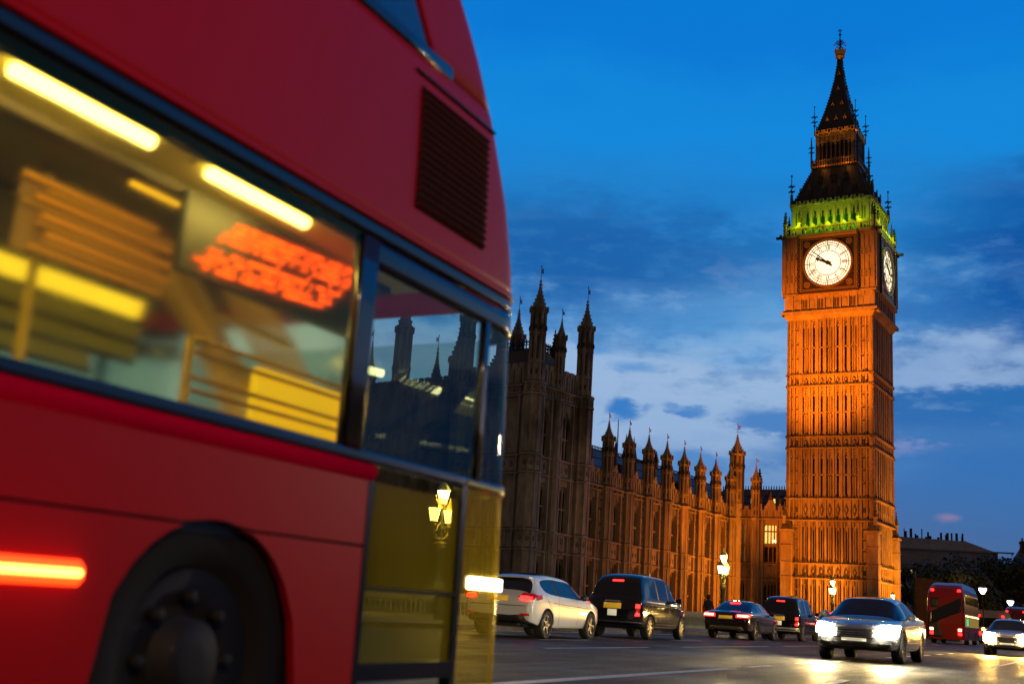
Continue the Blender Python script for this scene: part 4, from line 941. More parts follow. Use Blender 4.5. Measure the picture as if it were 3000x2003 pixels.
for (x, y, z, lab) in ((42.9, 101.9, 4.4, 'small white street lantern just right of the far red bus'), (54.5, 122.5, 4.1, 'small white street lantern above the far right traffic')):
    t = thing('street_lamp', lab, 'street lamp', (x, y, 0), 0, 'plain lanterns along the far road')
    p = MB(); p.lathe([(.12, 0), (.1, .5), (.05, .6), (.045, z-.1)], 8); p.build('post', iron, t)
    g = MB(); g.lathe([(.12, z-.1), (.34, z+.25), (.34, z+.4)], 10); g.build('lantern', mat('white_street_lamp', (1, 1, 1), .4, 0, .5, (1, .86, .75), 6), t)
    c = MB(); c.lathe([(.36, z+.4), (.2, z+.55), (.03, z+.7)], 10); c.build('lantern_cap', iron, t)

# ------------------------------------------------------------------ cars
def car_body(t, st, paintm, arches, wr, sub=2, extra=None, name='body'):
    """st rows: x, zb, w, zB, zR, wr_, side flag, top flag ('g' glass / 'b' body) for the span to the next row"""
    b = MB(); n = 11
    rings = []
    for (x, zb, w, zB, zR, rw, sf, tf) in st:
        r = [(0, zb), (w*.62, zb), (w*.92, zb+.03), (w*.985, zb+.14), (w, zb+(zB-zb)*.52), (w*.985, zB-.09), (w*.945, zB)]
        if zR: r += [(rw+(w*.945-rw)*.12, zR-.10), (rw*.90, zR-.015), (rw*.55, zR+.012), (0, zR+.02)]
        else: r += [(w*.86, zB+.018), (w*.66, zB+.035), (w*.4, zB+.042), (0, zB+.045)]
        rings.append([(x, y, z) for y, z in r])
    for side in (1, -1):
        base = len(b.v); b.v += [(x, y*side, z) for r in rings for x, y, z in r]
        for i in range(len(rings)-1):
            for k in range(n-1):
                q = (base+i*n+k, base+i*n+k+1, base+(i+1)*n+k+1, base+(i+1)*n+k)
                mi = 0
                if k == 6 and st[i][6] == 'g': mi = 1
                if k == 6 and st[i][6] == 'p': mi = 4
                if k >= 7 and st[i][7] == 'g': mi = 2 if st[i][0] < 0 else 3
                if k < 3: mi = 4 if (st[i][7] == 'x' or k < 2) else 0
                b.f.append(q if side > 0 else q[::-1]); b.mi.append(mi)
        for i in (0, len(rings)-1):
            b.f.append(tuple(base+i*n+k for k in (range(n) if side > 0 else range(n-1, -1, -1)))); b.mi.append(0)
    mats = [paintm, cglass, cglass, cglass, plast]
    me = b.mesh('tmp', mats); bm = bmesh.new(); bm.from_mesh(me); bmesh.ops.remove_doubles(bm, verts=bm.verts, dist=1e-4); bmesh.ops.recalc_face_normals(bm, faces=bm.faces)
    cl = bm.edges.layers.float.new('crease_edge')
    for e in bm.edges:
        ms = {f.material_index for f in e.link_faces}
        if len(ms) > 1: e[cl] = .92
    bm.to_mesh(me); bm.free()
    o = link('tmp', me); md = o.modifiers.new('s', 'SUBSURF'); md.levels = sub; md.render_levels = sub
    cutters = []
    for x in arches:
        c = MB(); M = Matrix.Translation((x, 0, wr)) @ Matrix.Rotation(pi/2, 4, 'X'); c.M = M
        c.frus(28, wr*1.15, -2, wr*1.15, 2, 0, 0, 0, 0); co = c.build('cut', plast)
        bo = o.modifiers.new('b', 'BOOLEAN'); bo.operation = 'DIFFERENCE'; bo.object = co; bo.solver = 'EXACT'; cutters.append(co)
    bpy.context.view_layer.update()
    ev = o.evaluated_get(bpy.context.evaluated_depsgraph_get()); me2 = D.meshes.new_from_object(ev)
    D.objects.remove(o)
    for c in cutters: D.objects.remove(c)
    bm = bmesh.new(); bm.from_mesh(me2); bm.faces.ensure_lookup_table()
    bvh = BVHTree.FromBMesh(bm)
    # split the glass into separate panes
    groups = {}
    seen = set()
    for f in bm.faces:
        if f.index in seen or f.material_index not in (1, 2, 3): continue
        stack = [f]; comp = []; seen.add(f.index)
        while stack:
            g = stack.pop(); comp.append(g)
            for e in g.edges:
                for h in e.link_faces:
                    if h.index not in seen and h.material_index == f.material_index: seen.add(h.index); stack.append(h)
        groups.setdefault(f.material_index, []).append(comp)
    for mi, nm in ((1, 'side_window'), (2, 'rear_window'), (3, 'windscreen')):
        for comp in groups.get(mi, []):
            if len(comp) < 3: continue
            vm = {}; vs = []; fs = []
            for f in comp:
                ids = []
                for v in f.verts:
                    if v.index not in vm: vm[v.index] = len(vs); vs.append(tuple(v.co+v.normal*.004))
                    ids.append(vm[v.index])
                fs.append(ids)
            me = D.meshes.new(nm); me.from_pydata(vs, [], fs); me.materials.append(cglass); link(nm, me, t, True)
    bm.to_mesh(me2); bm.free()
    me2.name = name; ob = link(name, me2, t, True)
    for q in range(1, len(me2.materials)): me2.materials[q] = plast
    return bvh
def patch(t, bvh, name, m_, quad, axis, n=7, off=.012, parent=None, side=1):
    """conforming patch: quad of four 2D corners seen along an axis ('r' rear, 'f' front, 's' side) laid on the body"""
    vs = []; fs = []
    for j in range(n):
        for i in range(n):
            u, v = i/(n-1), j/(n-1)
            a = Vector(quad[0]).lerp(Vector(quad[1]), u); c = Vector(quad[3]).lerp(Vector(quad[2]), u); p = a.lerp(c, v)
            if axis == 'r': o, d = Vector((-4, p.x, p.y)), Vector((1, 0, 0))
            elif axis == 'f': o, d = Vector((4, p.x, p.y)), Vector((-1, 0, 0))
            else: o, d = Vector((p.x, 4*side, p.y)), Vector((0, -side, 0))
            h = bvh.ray_cast(o, d)
            q = h[0]+h[1]*off*(1 if h[1].dot(d) < 0 else -1) if h[0] is not None else (o+d*(4-.85 if axis == 's' else 1.9))
            vs.append(tuple(q))
    for j in range(n-1):
        for i in range(n-1): fs.append((j*n+i, j*n+i+1, (j+1)*n+i+1, (j+1)*n+i))
    me = D.meshes.new(name); me.from_pydata(vs, [], fs); me.materials.append(m_); me.update()
    o = link(name, me, parent or t, True); sd = o.modifiers.new('t', 'SOLIDIFY'); sd.thickness = .012; sd.offset = 0
    return o
def wheels(t, xs, y, r, w=.22, style=5):
    for x in xs:
        for sy in (-1, 1):
            M = Matrix.Translation((x, sy*(y-w/2), r)) @ Matrix.Rotation(-sy*pi/2, 4, 'X')
            b = MB(); b.M = M; b.lathe([(r*.66, -w/2), (r*.93, -w/2), (r, -w*.36), (r, w*.36), (r*.94, w/2), (r*.68, w/2), (r*.66, w*.2)], 32); wo = b.build('wheel', rubber, t, True)
            b = MB(); b.M = M; b.lathe([(r*.68, w*.30), (r*.68, w*.46), (r*.62, w*.48), (r*.60, w*.25)], 32)
            for k in range(style): radial_spoke(b, k*2*pi/style, r*.08, r*.64, w)
            b.lathe([(r*.16, w*.2), (r*.16, w*.44), (r*.05, w*.47)], 12); b.lathe([(r*.66, -w*.1), (r*.66, w*.04)], 24, mi=1); b.build('rim', [alloy, plast], wo, False)
def radial_spoke(b, a, r0, r1, w):
    M0 = b.M; b.M = M0 @ Matrix.Rotation(a, 4, 'Z'); b.add([(r0, -.035, w*.26), (r1, -.03, w*.3), (r1, .03, w*.3), (r0, .035, w*.26), (r0, -.03, w*.42), (r1, -.025, w*.46), (r1, .025, w*.46), (r0, .03, w*.42)], [(0, 3, 2, 1), (4, 5, 6, 7), (0, 1, 5, 4), (1, 2, 6, 5), (2, 3, 7, 6), (3, 0, 4, 7)]); b.M = M0
def plate(t, bvh, z, m_, axis='r', w=.26, h=.055, y0=0, lettering=True):
    o = patch(t, bvh, 'number_plate', m_, [(y0-w, z-h), (y0+w, z-h), (y0+w, z+h), (y0-w, z+h)], axis, 3, .02)
    return o
def mirror(t, x, y, z, m_):
    for s in (-1, 1):
        b = MB(); b.lathe([(.02, -.09), (.09, -.07), (.10, .02), (.07, .09), (.02, .10)], 10)
        b.v = [(x+p[0]*.75, s*(y+.08)+p[1]*.95, z+p[2]*.8) for p in b.v]; b.tube([(x+.02, s*(y-.12), z-.05), (x, s*(y+.03), z-.02)], .025, 6); b.build('wing_mirror', m_, t, True)
def seam(t, bvh, pts, m_, w=.008, name='door_seam', side=1, off=.003):
    vs = []; fs = []
    P = []
    for a, c in zip(pts, pts[1:]):
        for k in range(8): P.append(Vector(a).lerp(Vector(c), k/8))
    P.append(Vector(pts[-1]))
    for i, p in enumerate(P):
        d = (P[min(i+1, len(P)-1)]-P[max(i-1, 0)]).normalized(); nn = Vector((-d.y, d.x))
        for q in (-1, 1):
            s = p+nn*w*q; h = bvh.ray_cast(Vector((s.x, 3*side, s.y)), Vector((0, -side, 0)))
            vs.append(tuple(h[0]+h[1]*off) if h[0] is not None else (s.x, .86*side, s.y))
    for i in range(len(P)-1): fs.append((2*i, 2*i+1, 2*i+3, 2*i+2))
    me = D.meshes.new(name); me.from_pydata(vs, [], fs); me.materials.append(m_); return link(name, me, t)

def paintmat(name, col, rough=.22, metal=0, coat=1): return mat(name, col, rough, metal, .5, None, 0, coat)
# -- white hatchback
def hatch(label, s, l, rz):
    t = thing('hatchback_car', label, 'car', sl_(s, l), rz)
    pm_ = paintmat('white_car_paint', (.66, .67, .68), .28)
    st = [(-2.19, .50, .66, .74, None, 0, 'b', 'b'), (-2.16, .40, .80, .84, None, 0, 'b', 'b'), (-2.10, .34, .87, .93, None, 0, 'b', 'b'), (-1.98, .32, .905, 1.02, 1.06, .74, 'b', 'g'),
          (-1.62, .26, .91, 1.04, 1.36, .60, 'b', 'b'), (-1.46, .24, .912, 1.03, 1.445, .585, 'g', 'b'), (-.70, .22, .91, .99, 1.475, .58, 'p', 'b'), (-.60, .22, .91, .985, 1.475, .58, 'g', 'b'), (.20, .22, .91, .955, 1.455, .58, 'g', 'b'),
          (.52, .22, .91, .945, 1.40, .58, 'g', 'g'), (1.22, .24, .90, .945, .985, .70, 'b', 'b'), (1.34, .24, .90, .93, None, 0, 'b', 'b'), (1.80, .24, .87, .84, None, 0, 'b', 'b'), (2.06, .26, .80, .73, None, 0, 'b', 'b'), (2.17, .32, .66, .60, None, 0, 'b', 'b')]
    bv = car_body(t, st, pm_, (-1.30, 1.35), .325); wheels(t, (-1.30, 1.35), .895, .325)
    for sy in (-1, 1):
        q = [(sy*.52, .905), (sy*.915, .865), (sy*.915, .985), (sy*.60, 1.005)]
        o = patch(t, bv, 'tail_light', redlens, q, 'r', 9, .02)
        patch(t, bv, 'brake_lamp', redlamp, [(sy*.58, .875), (sy*.84, .855), (sy*.84, .915), (sy*.58, .93)], 'r', 5, .034, o)
        seam(t, bv, [(-1.93, .90), (-1.62, .95)], redlens, .05, 'tail_light_wing', sy, .012)
        patch(t, bv, 'rear_reflector', redlens, [(sy*.60, .49), (sy*.82, .51), (sy*.82, .56), (sy*.60, .55)], 'r', 4, .014)
        patch(t, bv, 'headlight', mat('headlamp_off', (.5, .5, .5), .1) if 'headlamp_off' not in D.materials else D.materials['headlamp_off'], [(sy*.45, .66), (sy*.78, .70), (sy*.80, .80), (sy*.5, .74)], 'f', 5, .01)
        for pts in ([(.42, .93), (.50, .60), (.44, .34)], [(-.66, .97), (-.66, .42), (-.60, .30)], [(-1.42, 1.0), (-1.22, .80), (-1.02, .60), (-.92, .34)], [(-1.3, .85), (-.4, .80), (.5, .77), (1.2, .74)]): seam(t, bv, pts, plast, .006, 'panel_seam', sy)
        for x in (-.58, .42-.85): pass
        for x in (-.40, -1.15): seam(t, bv, [(x-.1, .845), (x+.1, .842)], pm_, .018, 'door_handle', sy, .03)
    plate(t, bv, .87, plateY)
    patch(t, bv, 'bumper_insert', plast, [(-.78, .36), (.78, .36), (.70, .50), (-.70, .50)], 'r', 7, .014)
    patch(t, bv, 'tailgate_seam', plast, [(-.72, .715), (.72, .715), (.72, .73), (-.72, .73)], 'r', 7, .006)
    mirror(t, .62, .90, 1.0, plast)
    b = MB(); b.box(-1.72, -1.50, -.56, .56, 1.395, 1.42); b.v = [(x, y, z-.03*(y/.56)**2) for x, y, z in b.v]; b.build('roof_spoiler', pm_, t)
    b = MB(); b.tube([(-2.1, -.5, .30), (-1.7, -.45, .28)], .035, 8); b.box(-1.95, -1.5, -.6, .6, .24, .32); b.tube([(-1.3, -.8, .3), (-1.3, .8, .3)], .06, 8); b.build('exhaust', plast, t)
    b = MB(); b.box(-1.1, -.25, -.40, .40, 1.488, 1.494); b.build('sunroof', cglass, t)
    return t
# -- London style black taxi
def taxi(label, s, l, rz, bright):
    t = thing('taxi', label, 'taxi', sl_(s, l), rz, 'black taxis heading away')
    pm_ = D.materials.get('black_taxi_paint') or paintmat('black_taxi_paint', (.006, .006, .008), .10, 0, .3)
    st = [(-2.26, .46, .70, .86, None, 0, 'b', 'b'), (-2.22, .36, .82, .98, None, 0, 'b', 'b'), (-2.14, .30, .87, 1.10, 1.13, .80, 'b', 'b'), (-2.06, .30, .885, 1.13, 1.20, .76, 'b', 'g'), (-1.86, .28, .89, 1.14, 1.60, .70, 'b', 'b'), (-1.70, .26, .89, 1.14, 1.76, .665, 'b', 'b'),
          (-1.42, .26, .89, 1.13, 1.82, .66, 'b', 'b'), (-1.30, .26, .89, 1.13, 1.825, .66, 'g', 'b'), (-.72, .25, .89, 1.12, 1.83, .66, 'p', 'b'), (-.62, .25, .89, 1.12, 1.83, .66, 'g', 'b'), (.22, .25, .89, 1.10, 1.81, .66, 'p', 'b'), (.30, .25, .89, 1.10, 1.805, .66, 'g', 'b'),
          (.62, .25, .89, 1.09, 1.72, .65, 'g', 'g'), (1.16, .25, .88, 1.09, 1.13, .72, 'b', 'b'), (1.28, .25, .87, 1.08, None, 0, 'b', 'b'), (1.8, .26, .83, 1.0, None, 0, 'b', 'b'), (2.14, .30, .74, .86, None, 0, 'b', 'b'), (2.27, .42, .6, .7, None, 0, 'b', 'b')]
    bv = car_body(t, st, pm_, (-1.42, 1.46), .335); wheels(t, (-1.42, 1.46), .875, .335, .21, 9)
    patch(t, bv, 'high_brake_light', redlamp, [(-.17, 1.60), (.17, 1.60), (.17, 1.635), (-.17, 1.635)], 'r', 5, .02)
    for sy in (-1, 1):
        o = patch(t, bv, 'tail_light', redlens, [(sy*.70, .62), (sy*.82, .62), (sy*.82, .98), (sy*.72, .98)], 'r', 5, .02)
        patch(t, bv, 'brake_lamp', redlamp, [(sy*.71, .86), (sy*.81, .86), (sy*.81, .96), (sy*.72, .96)], 'r', 4, .035, o)
        patch(t, bv, 'lower_lamp', redlamp, [(sy*.71, .64), (sy*.81, .64), (sy*.81, .72), (sy*.72, .72)], 'r', 4, .035, o)
        for pts in ([(.24, 1.08), (.26, .5), (.22, .36)], [(-.66, 1.1), (-.66, .40)], [(-1.42, 1.1), (-1.22, .85), (-1.05, .6), (-1.0, .38)], [(-1.9, .98), (0, .96), (1.3, .93), (2.0, .84)], [(-.95, .44), (.9, .42)]): seam(t, bv, pts, chrome if pts[0][1] == .98 else plast, .006, 'panel_seam', sy)
        for x in (-.5, -.86): seam(t, bv, [(x-.09, .90), (x+.09, .90)], chrome, .016, 'door_handle', sy, .03)
        patch(t, bv, 'headlight', D.materials['headlamp_off'], [(sy*.42, .70), (sy*.66, .70), (sy*.66, .88), (sy*.42, .88)], 'f', 5, .01)
    plate(t, bv, .90, plateY, w=.27, h=.075)
    patch(t, bv, 'licence_plate', plateW, [(-.14, .62), (.14, .62), (.14, .80), (-.14, .80)], 'r', 3, .02)
    patch(t, bv, 'boot_handle', chrome, [(-.27, 1.0), (.27, 1.0), (.22, 1.04), (-.22, 1.04)], 'r', 5, .03)
    patch(t, bv, 'rear_bumper', pm_ if not bright else D.materials['headlamp_off'], [(-.84, .40), (.84, .40), (.84, .54), (-.84, .54)], 'r', 9, .04)
    patch(t, bv, 'bumper_strip', chrome, [(-.84, .455), (.84, .455), (.84, .475), (-.84, .475)], 'r', 9, .062)
    mirror(t, .72, .92, 1.16, pm_)
    b = MB(); b.tube([(-2.2, -.35, .28), (-1.7, -.35, .28)], .04, 8); b.box(-1.9, -1.4, -.6, .6, .26, .34); b.build('exhaust', plast, t)
    b = MB(); b.box(.28, .42, -.16, .16, 1.80, 1.93); b.build('roof_sign', mat('roof_sign_unlit', (.35, .25, .08), .4) if 'roof_sign_unlit' not in D.materials else D.materials['roof_sign_unlit'], t)
    return t
# -- saloon (used for the dark one and the silver one)
def saloon(name, label, s, l, rz, pm_, lit_front=False, lens=(.49, .56, .84, .79)):
    t = thing(name, label, 'car', sl_(s, l), rz)
    st = [(-2.46, .52, .66, .76, None, 0, 'b', 'b'), (-2.43, .40, .80, .88, None, 0, 'b', 'b'), (-2.34, .32, .88, .97, None, 0, 'b', 'b'), (-2.02, .28, .915, 1.00, None, 0, 'b', 'b'), (-1.80, .26, .92, 1.005, 1.03, .72, 'b', 'g'), (-1.12, .24, .925, 1.0, 1.34, .60, 'g', 'g'), (-.78, .22, .925, .985, 1.415, .585, 'g', 'b'),
          (-.42, .22, .925, .98, 1.44, .58, 'p', 'b'), (-.32, .22, .925, .975, 1.445, .58, 'g', 'b'), (.34, .22, .92, .955, 1.43, .58, 'g', 'b'), (.66, .22, .92, .95, 1.37, .58, 'g', 'g'), (1.30, .23, .91, .945, .975, .72, 'b', 'b'), (1.44, .24, .905, .925, None, 0, 'b', 'b'), (1.95, .24, .88, .85, None, 0, 'b', 'b'), (2.28, .25, .82, .75, None, 0, 'b', 'b'), (2.42, .32, .68, .60, None, 0, 'b', 'b')]
    bv = car_body(t, st, pm_, (-1.42, 1.46), .34); wheels(t, (-1.42, 1.46), .90, .34, .235, 5 if not lit_front else 10)
    for sy in (-1, 1):
        if not lit_front:
            o = patch(t, bv, 'tail_light', redlamp, [(sy*.40, .80), (sy*.86, .80), (sy*.88, .93), (sy*.42, .91)], 'r', 9, .02)
            patch(t, bv, 'brake_lamp', redhot, [(sy*.46, .83), (sy*.82, .83), (sy*.82, .89), (sy*.46, .885)], 'r', 7, .034, o)
        else:
            patch(t, bv, 'tail_light', redlens, [(sy*.40, .80), (sy*.86, .80), (sy*.88, .93), (sy*.42, .91)], 'r', 9, .02)
        hm = head if lit_front else D.materials['headlamp_off']
        if lit_front:
            o = patch(t, bv, 'headlight', D.materials['headlamp_off'], [(sy*.48, .58), (sy*.84, .62), (sy*.86, .77), (sy*.52, .71)], 'f', 7, .014)
            patch(t, bv, 'headlamp_bulb', head, [(sy*lens[0], lens[1]), (sy*lens[2], lens[1]+.02), (sy*(lens[2]+.02), lens[3]), (sy*(lens[0]+.03), lens[3]-.04)], 'f', 8, .035, o)  # glowing patch enlarged beyond the lens to stand for headlamp glare
            patch(t, bv, 'fog_lamp_recess', plast, [(sy*.5, .32), (sy*.76, .34), (sy*.76, .43), (sy*.5, .41)], 'f', 5, .012)
        else: patch(t, bv, 'headlight', hm, [(sy*.48, .60), (sy*.80, .64), (sy*.82, .75), (sy*.52, .70)], 'f', 7, .014)
        for pts in ([(.42, .93), (.50, .60), (.44, .32)], [(-.40, .96), (-.40, .42), (-.36, .30)], [(-1.2, .97), (-1.12, .75), (-.98, .55), (-.92, .32)], [(-2.1, .86), (-.4, .84), (1.0, .80), (1.9, .76)]): seam(t, bv, pts, plast, .006, 'panel_seam', sy)
        for x in (-.22, -.98): seam(t, bv, [(x-.1, .85), (x+.1, .85)], pm_, .018, 'door_handle', sy, .03)
        seam(t, bv, [(-1.62, 1.02), (-1.1, 1.0), (-.3, .985), (.6, .965), (1.1, .955)], chrome, .008, 'window_trim', sy, .012)
    plate(t, bv, .80 if not lit_front else .56, plateY)
    if not lit_front:
        patch(t, bv, 'high_brake_light', redlamp, [(-.2, 1.315), (.2, 1.315), (.2, 1.345), (-.2, 1.345)], 'r', 5, .02)
        patch(t, bv, 'rear_diffuser', mat('silver_bumper_trim', (.30, .27, .22), .35, .6) if 'silver_bumper_trim' not in D.materials else D.materials['silver_bumper_trim'], [(-.70, .36), (.70, .36), (.60, .47), (-.60, .47)], 'r', 9, .03)
        patch(t, bv, 'chrome_strip', chrome, [(-.32, .715), (.32, .715), (.32, .73), (-.32, .73)], 'r', 7, .02)
    else:
        o = patch(t, bv, 'grille', plast, [(-.42, .50), (.42, .50), (.46, .70), (-.46, .70)], 'f', 7, .014)
        for k in range(4): patch(t, bv, 'grille_bar', chrome, [(-.42, .53+.045*k), (.42, .53+.045*k), (.42, .54+.045*k), (-.42, .54+.045*k)], 'f', 5, .03, o)
        patch(t, bv, 'lower_intake', plast, [(-.45, .33), (.45, .33), (.48, .42), (-.48, .42)], 'f', 7, .014)
        patch(t, bv, 'number_plate', plateW, [(-.26, .44), (.26, .44), (.26, .50), (-.26, .50)], 'f', 4, .03)
    mirror(t, .76, .90, 1.0, pm_)
    b = MB(); 
    for y in (-.5, .5): b.tube([(-2.42, y, .34), (-2.1, y, .32)], .045, 8)
    b.box(-2.1, -1.6, -.6, .6, .26, .34); b.build('exhaust', plast, t)
    b = MB(); b.add([(-1.0, -.03, 1.41), (-.8, -.03, 1.43), (-.9, 0, 1.50), (-1.0, .03, 1.41), (-.8, .03, 1.43), (-1.02, 0, 1.5)], [(0, 1, 2, 5), (3, 5, 2, 4), (0, 5, 3), (1, 4, 2)]); b.build('roof_aerial', plast, t)
    return t
hatch('white hatchback with glowing red tail lights, just right of the near red bus', 26.2, 12.5, RZ)
taxi('black taxi directly ahead of the white hatchback, with lit high brake light', 33.7, 12.6, RZ, False)
dk = paintmat('dark_burgundy_car_paint', (.022, .010, .012), .16, .3)
saloon('saloon_car', 'dark low saloon with broad glowing red tail lights between the two black taxis', 45.4, 12.62, RZ, dk)
taxi('farther black taxi with pale rear bumper, between the dark saloon and silver car', 51.8, 12.25, RZ, True)
sv = paintmat('silver_car_paint', (.40, .42, .45), .26, .6)
RZ2 = RZ+pi
sc_ = saloon('saloon_car', 'silver saloon coming towards the camera with dazzling white headlights', 28.5, 4.8, RZ2, sv, True)
yl = paintmat('pale_taxi_paint', (.35, .30, .20), .3)
yc = saloon('saloon_car', 'oncoming car at the right edge with dazzling warm headlights', 51.8, 3.3, RZ2, yl, True, (.40, .50, .88, .86))
for ch in list(yc.children):
    for g in ch.children:
        if g.name.startswith('headlamp_bulb'): g.data.materials[0] = headw
saloon('saloon_car', 'dark car mostly hidden behind the left headlight of the silver car', 60.5, 11.9, RZ, dk)
saloon('saloon_car', 'dark car squeezed between the silver car and the far red bus', 66, 9.6, RZ, paintmat('warm_grey_car_paint', (.3, .26, .2), .25, .3))  # warm grey body paint
def headbeam(t, col, e, spread=62):
    M = Matrix.Translation(t.location) @ Matrix.Rotation(t.rotation_euler[2], 4, 'Z')
    for sy in (-.67, .67): lamp('headlamp_beam', 'SPOT', M @ Vector((2.62, sy, .66)), e, col, M @ Vector((14, sy*1.2, -.3)), .10, spread, .8)
headbeam(sc_, (1, .66, .16), 700); headbeam(yc, (1, .50, .06), 1800, 80)
# ------------------------------------------------------------------ far red bus
busred = mat('red_bus_paint', (.22, .005, .006), .25, 0, .4, None, 0, .2)
def far_bus(name, label, s, l, rz):
    t = thing(name, label, 'bus', sl_(s, l), rz)
    L, Wd = 11.0, 1.26
    prof = [(0.0, .32), (-.02, 1.4), (.03, 2.5), (.12, 3.1), (.27, 3.55), (.52, 3.88), (.95, 4.13), (1.6, 4.28), (2.4, 4.34)]      # rear outline x, z
    b = MB(); vs = []; nz = len(prof)
    def ring(x0, z):
        k = .16 if z < 3.3 else .3; w = Wd-(0 if z < 3.2 else (z-3.2)**2*.26)
        return [(x0+.0, -w+k, z), (x0+k*.4, -w+k*.25, z), (x0+k, -w, z), (L, -w, z), (L, w, z), (x0+k, w, z), (x0+k*.4, w-k*.25, z), (x0+.0, w-k, z)]
    for x0, z in prof: vs += ring(x0, z)
    fs = []
    for i in range(nz-1):
        for k in range(8): fs.append((i*8+k, i*8+(k+1) % 8, (i+1)*8+(k+1) % 8, (i+1)*8+k))
    fs += [tuple(range(7, -1, -1)), tuple(range((nz-1)*8, nz*8))]
    b.add(vs, fs); bo = b.build('body', busred, t); 
    bm = bmesh.new(); bm.from_mesh(bo.data); bv = BVHTree.FromBMesh(bm); bm.free()
    def rp(nm, m_, q, n=9, off=.015, parent=None): return patch(t, bv, nm, m_, q, 'r', n, off, parent)
    # rear: sloping glass sweep from the top offside corner to the lower nearside
    rp('rear_stair_window', cglass, [(-1.22, 2.35), (1.2, 1.30), (1.2, 2.10), (-1.22, 3.35)], 12)
    rp('engine_cover', plast, [(.2, .45), (1.2, .45), (1.22, 1.32), (.5, 1.62)], 8)
    rp('rear_blind_box', plast, [(.45, 2.5), (1.0, 2.5), (1.0, 3.2), (.45, 3.2)], 5, .02)
    for y, z in ((-.9, 3.72), (.9, 3.72)): rp('marker_light', redlamp, [(y-.1, z-.07), (y+.1, z-.07), (y+.1, z+.07), (y-.1, z+.07)], 3, .04)
    for y in (-.95, .95):
        for z in (.72, 1.0): rp('tail_light', redhot if z > .9 else redlamp, [(y-.12, z-.09), (y+.12, z-.09), (y+.12, z+.09), (y-.12, z+.09)], 3, .04)
    # sides
    lit = D.materials.get('bus_lit_window') or mat('bus_lit_window', (.2, .16, .06), .15, 0, .5, (1, .62, .10), .30)
    for s_, sy in ((-1, -1), (1, 1)):
        y = sy*(Wd+.012)
        for z0, z1, x0, x1 in ((1.25, 2.15, .6, 10.6), (2.85, 3.5, 1.0, 10.8)):
            w = MB(); yy = y if z0 < 2.5 else sy*(Wd+.008); w.box(x0, x1, min(yy, yy-sy*.03), max(yy, yy-sy*.03), z0, z1)
            o = w.build('side_window', cglass if z0 > 2.5 else lit, t)
            m_ = MB()
            for k in range(9): xx = x0+(x1-x0)*(k+.5)/9; m_.box(xx-.05, xx+.05, min(yy, yy+sy*.01), max(yy, yy+sy*.01), z0, z1)
            m_.build('window_bar', plast, o)
        w = MB(); 
        for k in range(14): w.box(.9+k*.72, 1.3+k*.72, y-.005 if sy > 0 else y-.015, y+.015 if sy > 0 else y+.005, 1.98, 2.06)
        w.build('saloon_light', mat('bus_ceiling_light', (1, .9, .6), .4, 0, .5, (1, .75, .25), 6) if 'bus_ceiling_light' not in D.materials else D.materials['bus_ceiling_light'], t)
        if sy < 0:
            w = MB(); w.box(1.3, 2.6, y-.02, y, 1.35, 1.8); w.build('door_screen', mat('green_lit_screen', (.02, .3, .12), .4, 0, .5, (.03, .8, .25), .9) if 'green_lit_screen' not in D.materials else D.materials['green_lit_screen'], t)
    wheels(t, (2.6, 8.4), Wd+.02, .48, .3, 8)
    return t
far_bus('double_decker_bus', 'far red double-decker bus driving away, sloping black rear window and red marker lights', 88.5, 9.9, RZ)
far_bus('double_decker_bus', 'second far red bus, only its roof showing above the car at the right edge', 150, 9.0, RZ)
# grey coach between
t = thing('coach', 'grey coach with a small red light, between the far red bus and the right edge', 'coach', sl_(118, 9.2), RZ)
b = MB(); b.frus(4, 1, 0, 1, 1); b = MB()
b.add([(0, -1.25, .3), (9, -1.25, .3), (9, 1.25, .3), (0, 1.25, .3), (.05, -1.25, 2.4), (9, -1.25, 2.4), (9, 1.25, 2.4), (.05, 1.25, 2.4), (.35, -1.05, 3.1), (8.7, -1.05, 3.1), (8.7, 1.05, 3.1), (.35, 1.05, 3.1)],
      [(0, 3, 2, 1), (0, 1, 5, 4), (1, 2, 6, 5), (2, 3, 7, 6), (3, 0, 4, 7), (4, 5, 9, 8), (5, 6, 10, 9), (6, 7, 11, 10), (7, 4, 8, 11), (8, 9, 10, 11)])
b.build('body', paintmat('grey_coach_paint', (.22, .2, .2), .3), t)
b = MB(); b.box(-.02, .04, -1.05, 1.05, 1.5, 2.4); b.build('rear_window', cglass, t)
for y in (-1.05, 1.05): b = MB(); b.box(-.04, .02, y-.12, y+.12, 2.5, 2.65); b.build('marker_light', redlamp, t)
for y in (-1.0, 1.0): b = MB(); b.box(-.04, .02, y-.15, y+.15, .8, 1.1); b.build('tail_light', redlamp, t)
wheels(t, (2, 7), 1.26, .45, .3, 8)

